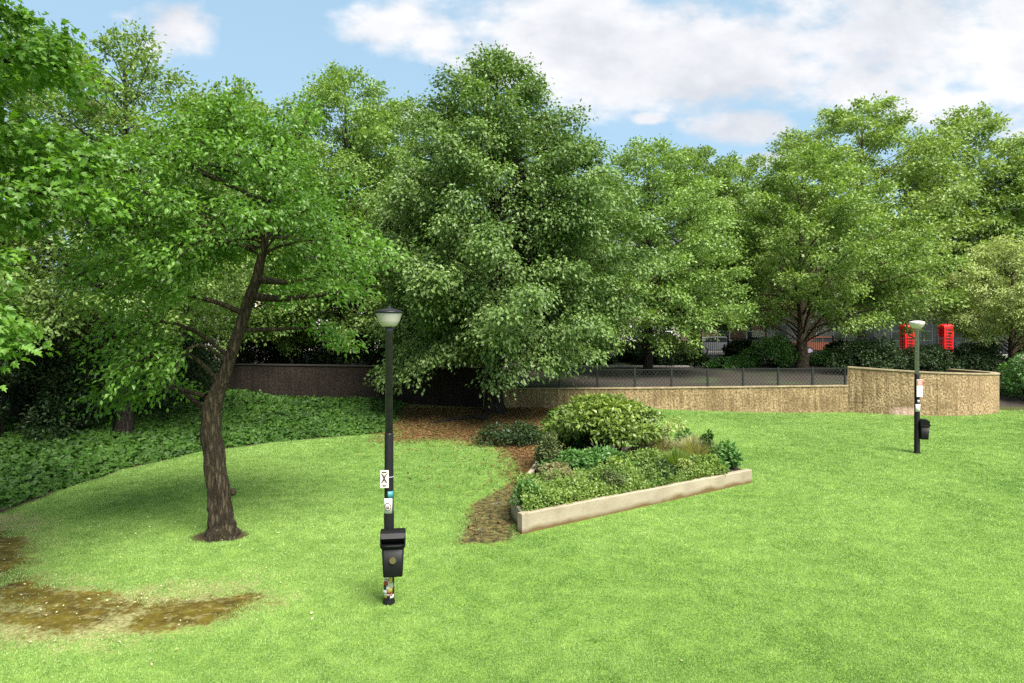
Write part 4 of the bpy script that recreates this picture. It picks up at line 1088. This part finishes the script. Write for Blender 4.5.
def grass():
    rg = np.random.default_rng(95)
    n = 2600000
    y = 6.6 + 26.0 * rg.random(n) ** 1.45; x = (rg.random(n) * 2 - 1) * (y * .92 + 2.5)
    k = (x < 26) & (x > -16); x, y = x[k], y[k]
    wl = wall_line_left + wall_line_low[1:] + wall_line_right[1:8]
    wy = np.interp(x, [p[0] for p in wl], [p[1] for p in wl])
    n2 = fbm(x, y, .5, 21, 3) - .5; n1 = fbm(x, y, 1.1, 11, 4) - .5
    dens = np.ones(len(x))
    for p in moss_polys: dens *= 1 - .97 * sstep(-.16, .16, poly_sd(p, x, y) + n1 * .9 + n2 * .8)
    dens *= 1 - .88 * sstep(-.2, .5, poly_sd(dry_poly, x, y) + n1 * 1.6 + n2 * 1.6 - .05)
    dens *= 1 - .93 * sstep(-.10, .1, poly_sd(path_poly, x, y) + n2 * .55)
    dens *= 1 - .90 * sstep(-.7, .5, poly_sd(litter_poly, x, y) + n1 * 1.5)
    dens *= poly_sd(ivy_poly, x, y) + .3 * n1 < .02
    dens *= poly_sd(planter_poly, x, y) < -.03
    dens *= y < wy - .02
    bx, by, _ = G(222, 535); dens *= np.hypot(x - bx, y - by) + n2 * .3 > .46
    k = rg.random(len(x)) < dens; x, y, n1 = x[k], y[k], n1[k]; n = len(x)
    z = ghz(x, y) - .005
    h = rg.uniform(.012, .030, n) * np.interp(y, [7, 30], [1, 1.5]) * (1 + .5 * n1); w = np.interp(y, [7, 30], [.0042, .015])
    a = rg.uniform(0, 2*PI, n); lean = rg.uniform(.1, .9, n) * h; b = rg.uniform(0, 2*PI, n)
    c, s = np.cos(a), np.sin(a)
    V = np.empty((n, 3, 3), np.float32)
    V[:, 0] = np.stack([x - c * w, y - s * w, z], 1); V[:, 1] = np.stack([x + c * w, y + s * w, z], 1)
    V[:, 2] = np.stack([x + np.cos(b) * lean, y + np.sin(b) * lean, z + h], 1)
    var = np.clip(.70 * fbm(x, y, 2.6, 31, 4) + .70 * fbm(x, y, .26, 35, 3) + .60 * rg.random(n) - .50, 0, 1)
    me = np_mesh('grass', V.reshape(-1, 3), np.arange(n * 3).reshape(-1, 3), 3, var=np.repeat(var, 3))
    setp(link('grass', me, M['grass']), kind='stuff')
grass()

# ================================================================== STREET BEHIND
def railings():
    root = empty('railings', (0, 47.0, 0), 'black iron railings on a pale stone plinth along the street', 'railings')
    MB().box((-70, -.16, 1.5), (70, .16, 2.16)).build('plinth', M['stone_pale'], root)
    n = 0; x = -44.0
    while x < 44:
        w = MB()
        for z in (2.26, 3.28): w.box((x, -.02, z - .02), (x + 3.6, .02, z + .02))
        for k in range(24):
            xx = x + .075 + k * .15
            w.bar((xx, .0, 2.163), (xx, .0, 3.42), .024)
        w.build('rail_panel', M['rail_black'], root)
        MB().box((x - .05, -.05, 2.163), (x + .05, .05, 3.5), .01).build('post', M['rail_black'], root)
        x += 3.7
railings()
k = MB().box((-.6, 42.6, 1.2), (12.9, 42.85, 1.62), .02).build('stone_edging', M['stone_pale']); setp(k, 'low pale stone edging of the planting behind the mesh fence', 'kerb')

def phone_box(px, label):
    Y = 49.6; x = (px - 512) * Y / F
    root = empty('telephone_box', (x, Y, 2.02), label, 'telephone box', 'red telephone boxes on the pavement')
    root.scale = (.76, .76, .92)
    b = MB(); h = .46
    for sx in (-1, 1):
        for sy in (-1, 1): b.box((sx*h - .06*(sx > 0) - .0, sy*h - .06*(sy > 0), .0), (sx*h + .06*(sx < 0), sy*h + .06*(sy < 0), 2.15))
    b.box((-.455, -.455, .01), (.455, .455, .22))
    b.build('frame', M['red_gloss'], root)
    MB().loft([[(-.5,-.5,2.153),(.5,-.5,2.153),(.5,.5,2.153),(-.5,.5,2.153)], [(-.5,-.5,2.34),(.5,-.5,2.34),(.5,.5,2.34),(-.5,.5,2.34)], [(-.44,-.44,2.40),(.44,-.44,2.40),(.44,.44,2.40),(-.44,.44,2.40)], [(-.25,-.25,2.52),(.25,-.25,2.52),(.25,.25,2.52),(-.25,.25,2.52)]]).build('roof', M['red_gloss'], root)
    for nm, f in (('door', lambda a, z, d: (a, -.43 + d, z)), ('side_panel', lambda a, z, d: (-.43 + d, a, z)), ('side_panel', lambda a, z, d: (.43 - d, a, z)), ('back_panel', lambda a, z, d: (a, .43 - d, z))):
        w = MB()
        for a in (-.36, -.20, .20, .36): w.bar(f(a, .222, 0), f(a, 2.148, 0), .085)
        for i in range(9): z = .25 + i * .235; w.bar(f(-.395, z, 0), f(.395, z, 0), .075)
        p = w.build(nm, M['red_gloss'], root)
        g = MB(); q = [f(-.39, .23, .03), f(.39, .23, .03), f(.39, 2.14, .03), f(-.39, 2.14, .03)]; q2 = [f(-.39, .23, .035), f(.39, .23, .035), f(.39, 2.14, .035), f(-.39, 2.14, .035)]
        g.loft([q, q2]); g.build('pane', M['glass_dark'], p)
    return root
phone_box(907, 'red telephone box just left of the far lamp, partly hidden by leaves')
phone_box(946, 'red telephone box right of the far lamp, below the willow')

def car(px, Y, body, label, rz=0, van=False):
    x = (px - 512) * Y / F
    root = empty('parked_car', (x, Y, 1.925), label, 'van' if van else 'car', 'vehicles parked along the street', rz)
    if van: prof = [(-2.5, .35), (-2.5, 1.0), (-2.42, 2.15), (-2.2, 2.3), (1.2, 2.3), (1.75, 1.35), (2.4, 1.1), (2.5, .7), (2.5, .35)]
    else: prof = [(-2.15, .35), (-2.15, .75), (-2.05, .98), (-1.5, 1.05), (-.95, 1.42), (.35, 1.45), (1.05, 1.0), (1.9, .88), (2.15, .65), (2.15, .35)]
    for wx in (1.35, -1.35):   # wheel arches
        pass
    b = MB(); b.prism(prof, 1, -.85, .85)
    bmesh.ops.bevel(b.bm, geom=[e for e in b.bm.edges if abs((e.verts[0].co - e.verts[1].co).y) < .01], offset=.06, segments=2, affect='EDGES')
    b.build('body', body, root)
    for sy in (-1, 1):
        if van: wins = [[(.45, 1.4), (.45, 2.05), (1.15, 2.05), (1.5, 1.4)]]
        else: wins = [[(-1.35, 1.03), (-.9, 1.34), (-.35, 1.37), (-.35, 1.03)], [(-.28, 1.03), (-.28, 1.37), (.3, 1.37), (.88, 1.03)]]
        for q in wins: MB().prism(q, 1, sy * .853 - .006, sy * .853 + .006).build('window', M['glass_dark'], root)
    for wx in (-1.35, 1.35):
        for sy in (-1, 1):
            w = MB(); n = 20
            w.loft([[(wx + .32*math.cos(2*PI*i/n), sy*y_, .32 + .32*math.sin(2*PI*i/n)) for i in range(n)] for y_ in (.66, .872)])
            wh = w.build('wheel', M['tyre'], root)
            r = MB(); r.loft([[(wx + .2*math.cos(2*PI*i/n), sy*y_, .32 + .2*math.sin(2*PI*i/n)) for i in range(n)] for y_ in (.86, .882)]); r.build('rim', M['grey_paint'], wh)
    return root
M['car_silver'] = simple('silver paint', (.26, .27, .29), .3, metal=.2, spec=.6)
M['car_white'] = simple('white car paint', (.75, .75, .74), .3, spec=.6)
M['car_red'] = simple('orange red paint', (.15, .05, .03), .35, spec=.6)
M['car_dark'] = simple('dark car paint', (.03, .035, .045), .25, spec=.7)
car(718, 53, M['car_silver'], 'silver car parked behind the railings right of the dark trunk')
car(545, 53, M['car_white'], 'white van parked on the street behind the lime tree', van=True)
car(822, 53, M['car_red'], 'orange red car parked right of the tiered tree trunk')
car(975, 53, M['car_dark'], 'dark car parked right of the telephone boxes')
car(610, 53.3, M['car_dark'], 'dark car parked behind the light green tree')

# pink and white board on a post
sx_, sy_ = (758 - 512) * 48.6 / F, 48.6
root = empty('street_sign', (sx_, sy_, 2.02), 'pink and white board on a post left of the tiered tree', 'sign')
MB().lathe([(.035, 0), (.035, 2.5)], 10).build('post', M['grey_paint'], root)
MB().box((-.45, -.06, 1.35), (.45, -.04, 2.45)).build('board', M['sign_white'], root)
MB().box((-.40, -.066, 1.85), (.35, -.062, 2.35)).build('panel', M['pink_print'], root)

def house(x0, w, stories, wmat, gmat, label, seed):
    rg = random.Random(seed); d = 9; y0 = 61.5; h = stories * 3.1
    root = empty('terraced_house', (x0, y0, 2.0), label, 'house', 'terraced houses across the street')
    MB().box((0, 0, -.3), (w, d, 3.35)).build('ground_floor', gmat, root)
    MB().box((0, .02, 3.353), (w, d, h)).build('wall', wmat, root)
    MB().box((-.0, -.14, 3.30), (w, -.003, 3.52)).build('cornice', M['white_paint'], root)
    MB().box((0, -.2, h + .003), (w, d, h + .45)).build('parapet', gmat, root)
    MB().prism([(.6, h + .453), (d - .3, h + .453), (d / 2, h + 2.2)], 0, .1, w - .1).build('roof', M['roof'], root)
    for cx_ in (.8, w - 1.2): MB().box((cx_, d/2 - .5, h + 1.2), (cx_ + .8, d/2 + .5, h + 3.2)).build('chimney', M['brick_stock'], root)
    nb = max(2, int(w / 2.3))
    for st in range(stories):
        for i in range(nb):
            cx_ = w * (i + .5) / nb; z0 = st * 3.1 + (1.0 if st else .95); z1 = z0 + 1.65
            yy = -.0 if st == 0 else .02
            if st == 0 and i == 0:
                dr = MB().box((cx_ - .5, yy - .05, .02), (cx_ + .5, yy - .003, 2.3)).build('door', M['car_dark'], root)
                MB().box((cx_ + .34, yy - .09, 1.05), (cx_ + .40, yy - .053, 1.11)).build('handle', M['gold'], dr)
                continue
            f = MB()
            f.box((cx_-.58, yy-.06, z0-.08), (cx_+.58, yy-.003, z0)); f.box((cx_-.58, yy-.06, z1), (cx_+.58, yy-.003, z1+.08))
            f.box((cx_-.58, yy-.058, z0+.002), (cx_-.5, yy-.003, z1-.002)); f.box((cx_+.5, yy-.058, z0+.002), (cx_+.58, yy-.003, z1-.002)); f.box((cx_-.498, yy-.05, (z0+z1)/2-.03), (cx_+.498, yy-.003, (z0+z1)/2+.03))
            fr = f.build('window', M['white_paint'], root)
            MB().box((cx_-.497, yy-.03, z0+.003), (cx_+.497, yy-.004, z1-.003)).build('pane', M['glass_dark'], fr)
    return root
hs = [(-38, 8, 'stucco', 'brick_stock', 'pale stuccoed house glimpsed behind the far left trees'), (-30, 7, 'stucco', 'brick_stock', 'brown brick house glimpsed above the shaded wall'), (-23, 7, 'stucco', 'stucco', 'white house glimpsed right of the leaning trunk'),
      (-16, 7.5, 'stucco', 'brick_stock', 'yellow brick house behind the near lamp'), (-8.5, 8, 'stucco', 'stucco', 'white house behind the lime trunk'), (-.5, 8, 'stucco', 'brick_red', 'red brick house behind the right of the lime'),
      (7.5, 8, 'stucco', 'brick_stock', 'yellow brick house behind the light green tree'), (15.5, 8, 'brick_red', 'brick_red', 'red brick house with the pink board in front'), (23.5, 8, 'stucco', 'brick_red', 'red brick house with white ground floor right of the tiered trunk'),
      (31.5, 8, 'stucco', 'brick_stock', 'yellow brick house behind the telephone boxes'), (39.5, 9, 'stucco', 'brick_stock', 'yellow brick house behind the willow')]
for i, (x0, w, g_, wm, lb) in enumerate(hs): house(x0, w, 3, M[wm], M[g_], lb, i)

# ================================================================== WORLD, SUN, CAMERA
SUN_EL, SUN_AZ = math.radians(54), math.radians(148)    # azimuth clockwise from +Y: behind the viewer, to the right
def world():
    w = bpy.data.worlds.new('World'); SC.world = w; w.use_nodes = True
    nt = w.node_tree; nt.nodes.clear()
    out = N(nt, 'ShaderNodeOutputWorld'); bg = N(nt, 'ShaderNodeBackground', i_Strength=SKY_STRENGTH)
    sky = N(nt, 'ShaderNodeTexSky', sky_type='NISHITA', sun_disc=False, sun_elevation=SUN_EL, sun_rotation=SUN_AZ)
    sky.air_density = 1.0; sky.dust_density = 1.2; sky.ozone_density = 1.0
    tc = N(nt, 'ShaderNodeTexCoord'); sx = N(nt, 'ShaderNodeSeparateXYZ'); L(nt, tc.outputs['Generated'], sx.inputs[0])
    # clouds stand in fixed compass directions: tangent-plane coordinates about north (+Y)
    yy = mth(nt, 'MAXIMUM', sx.outputs['Y'], .05)
    u = mth(nt, 'DIVIDE', sx.outputs['X'], yy); v = mth(nt, 'DIVIDE', sx.outputs['Z'], yy)
    cb = N(nt, 'ShaderNodeCombineXYZ'); L(nt, u, cb.inputs[0]); L(nt, mth(nt, 'MULTIPLY', v, 1.7), cb.inputs[1])
    def noise(s, d, off=0):
        n = N(nt, 'ShaderNodeTexNoise', i_Scale=s, i_Detail=float(d), i_Roughness=.55)
        mp = N(nt, 'ShaderNodeMapping'); mp.inputs['Location'].default_value = (off, off * .7, off * .3)
        L(nt, cb.outputs[0], mp.inputs[0]); L(nt, mp.outputs[0], n.inputs['Vector']); return n.outputs[0]
    big, fine, shade = noise(4.2, 9, 3.3), noise(13, 8, 8.1), noise(4.5, 8, 5.7)
    blobs = [(425, 28, 80, 40), (560, 45, 160, 60), (700, 55, 190, 72), (880, 45, 220, 90), (1010, 60, 180, 85), (742, 126, 72, 24), (158, 32, 58, 34),
             (975, 97, 75, 20), (395, 116, 34, 16), (650, 118, 22, 8), (765, 160, 40, 10), (1180, 90, 180, 60), (-150, 60, 160, 40)]
    m = None
    for px, py, a, b in blobs:
        du = mth(nt, 'DIVIDE', mth(nt, 'SUBTRACT', u, (px - 512) / F), a / F); dv = mth(nt, 'DIVIDE', mth(nt, 'SUBTRACT', v, (HZ - py) / F), b / F)
        e = mth(nt, 'SUBTRACT', 1.0, mth(nt, 'ADD', mth(nt, 'MULTIPLY', du, du), mth(nt, 'MULTIPLY', dv, dv)))
        m = e if m is None else mth(nt, 'MAXIMUM', m, e)
    m = mth(nt, 'ADD', mth(nt, 'MAXIMUM', m, -1.2), mth(nt, 'MULTIPLY_ADD', big, 3.8, -2.0))
    m = mth(nt, 'ADD', m, mth(nt, 'MULTIPLY_ADD', fine, 2.0, -1.0))
    mr = N(nt, 'ShaderNodeMapRange'); mr.interpolation_type = 'SMOOTHSTEP'
    L(nt, m, mr.inputs[0]); mr.inputs[1].default_value = -.30; mr.inputs[2].default_value = .80
    # elsewhere in the sky (high above and behind): broken cloud by noise alone
    hi = N(nt, 'ShaderNodeTexNoise', i_Scale=2.2, i_Detail=6.0); L(nt, tc.outputs['Generated'], hi.inputs['Vector'])
    hm = mth(nt, 'MULTIPLY', mth(nt, 'MULTIPLY_ADD', hi.outputs[0], 4.0, -1.7, True), mth(nt, 'GREATER_THAN', sx.outputs['Z'], .48))
    mask = mth(nt, 'MAXIMUM', mth(nt, 'MULTIPLY', mr.outputs[0], mth(nt, 'GREATER_THAN', sx.outputs['Y'], .05)), hm, None, True)
    cc = mixrgb(nt, mth(nt, 'MULTIPLY_ADD', mth(nt, 'ADD', mth(nt, 'MULTIPLY', shade, .7), mth(nt, 'MULTIPLY', fine, .3)), 3.6, -1.35, True), CLOUD_LO, CLOUD_HI)
    blue = mixrgb(nt, .62, sky.outputs[0], SKY_TINT)
    L(nt, mixrgb(nt, mask, blue, cc), bg.inputs[0]); L(nt, bg.outputs[0], out.inputs[0])
SKY_STRENGTH = .080
SKY_TINT = (2.8, 4.3, 5.3)
CLOUD_LO, CLOUD_HI = (3.9, 4.05, 4.4), (5.7, 5.7, 5.8)
world()
sl = bpy.data.lights.new('sun', 'SUN'); sl.energy = 4.5; sl.angle = math.radians(32); sl.color = (1, .95, .87)
so = bpy.data.objects.new('sun', sl); COL.objects.link(so)
d = Vector((math.sin(SUN_AZ) * math.cos(SUN_EL), math.cos(SUN_AZ) * math.cos(SUN_EL), math.sin(SUN_EL)))
so.rotation_euler = d.to_track_quat('Z', 'Y').to_euler(); so.location = d * 80

cam = bpy.data.cameras.new('camera'); co = bpy.data.objects.new('camera', cam); COL.objects.link(co)
co.location = (0, 0, CAMH); co.rotation_euler = (PI / 2, 0, 0)
cam.sensor_fit = 'HORIZONTAL'; cam.sensor_width = 36; cam.lens = F / 1024 * 36
cam.shift_y = -(341.5 - HZ) / 1024; cam.clip_start = .1; cam.clip_end = 3000
SC.camera = co
vs = SC.view_settings; vs.view_transform = 'Standard'; vs.look = 'None'; vs.exposure = 1.26; vs.gamma = 1; vs.use_curve_mapping = False
try:
    SC.cycles.max_bounces = 8; SC.cycles.use_denoising = False
except Exception: pass
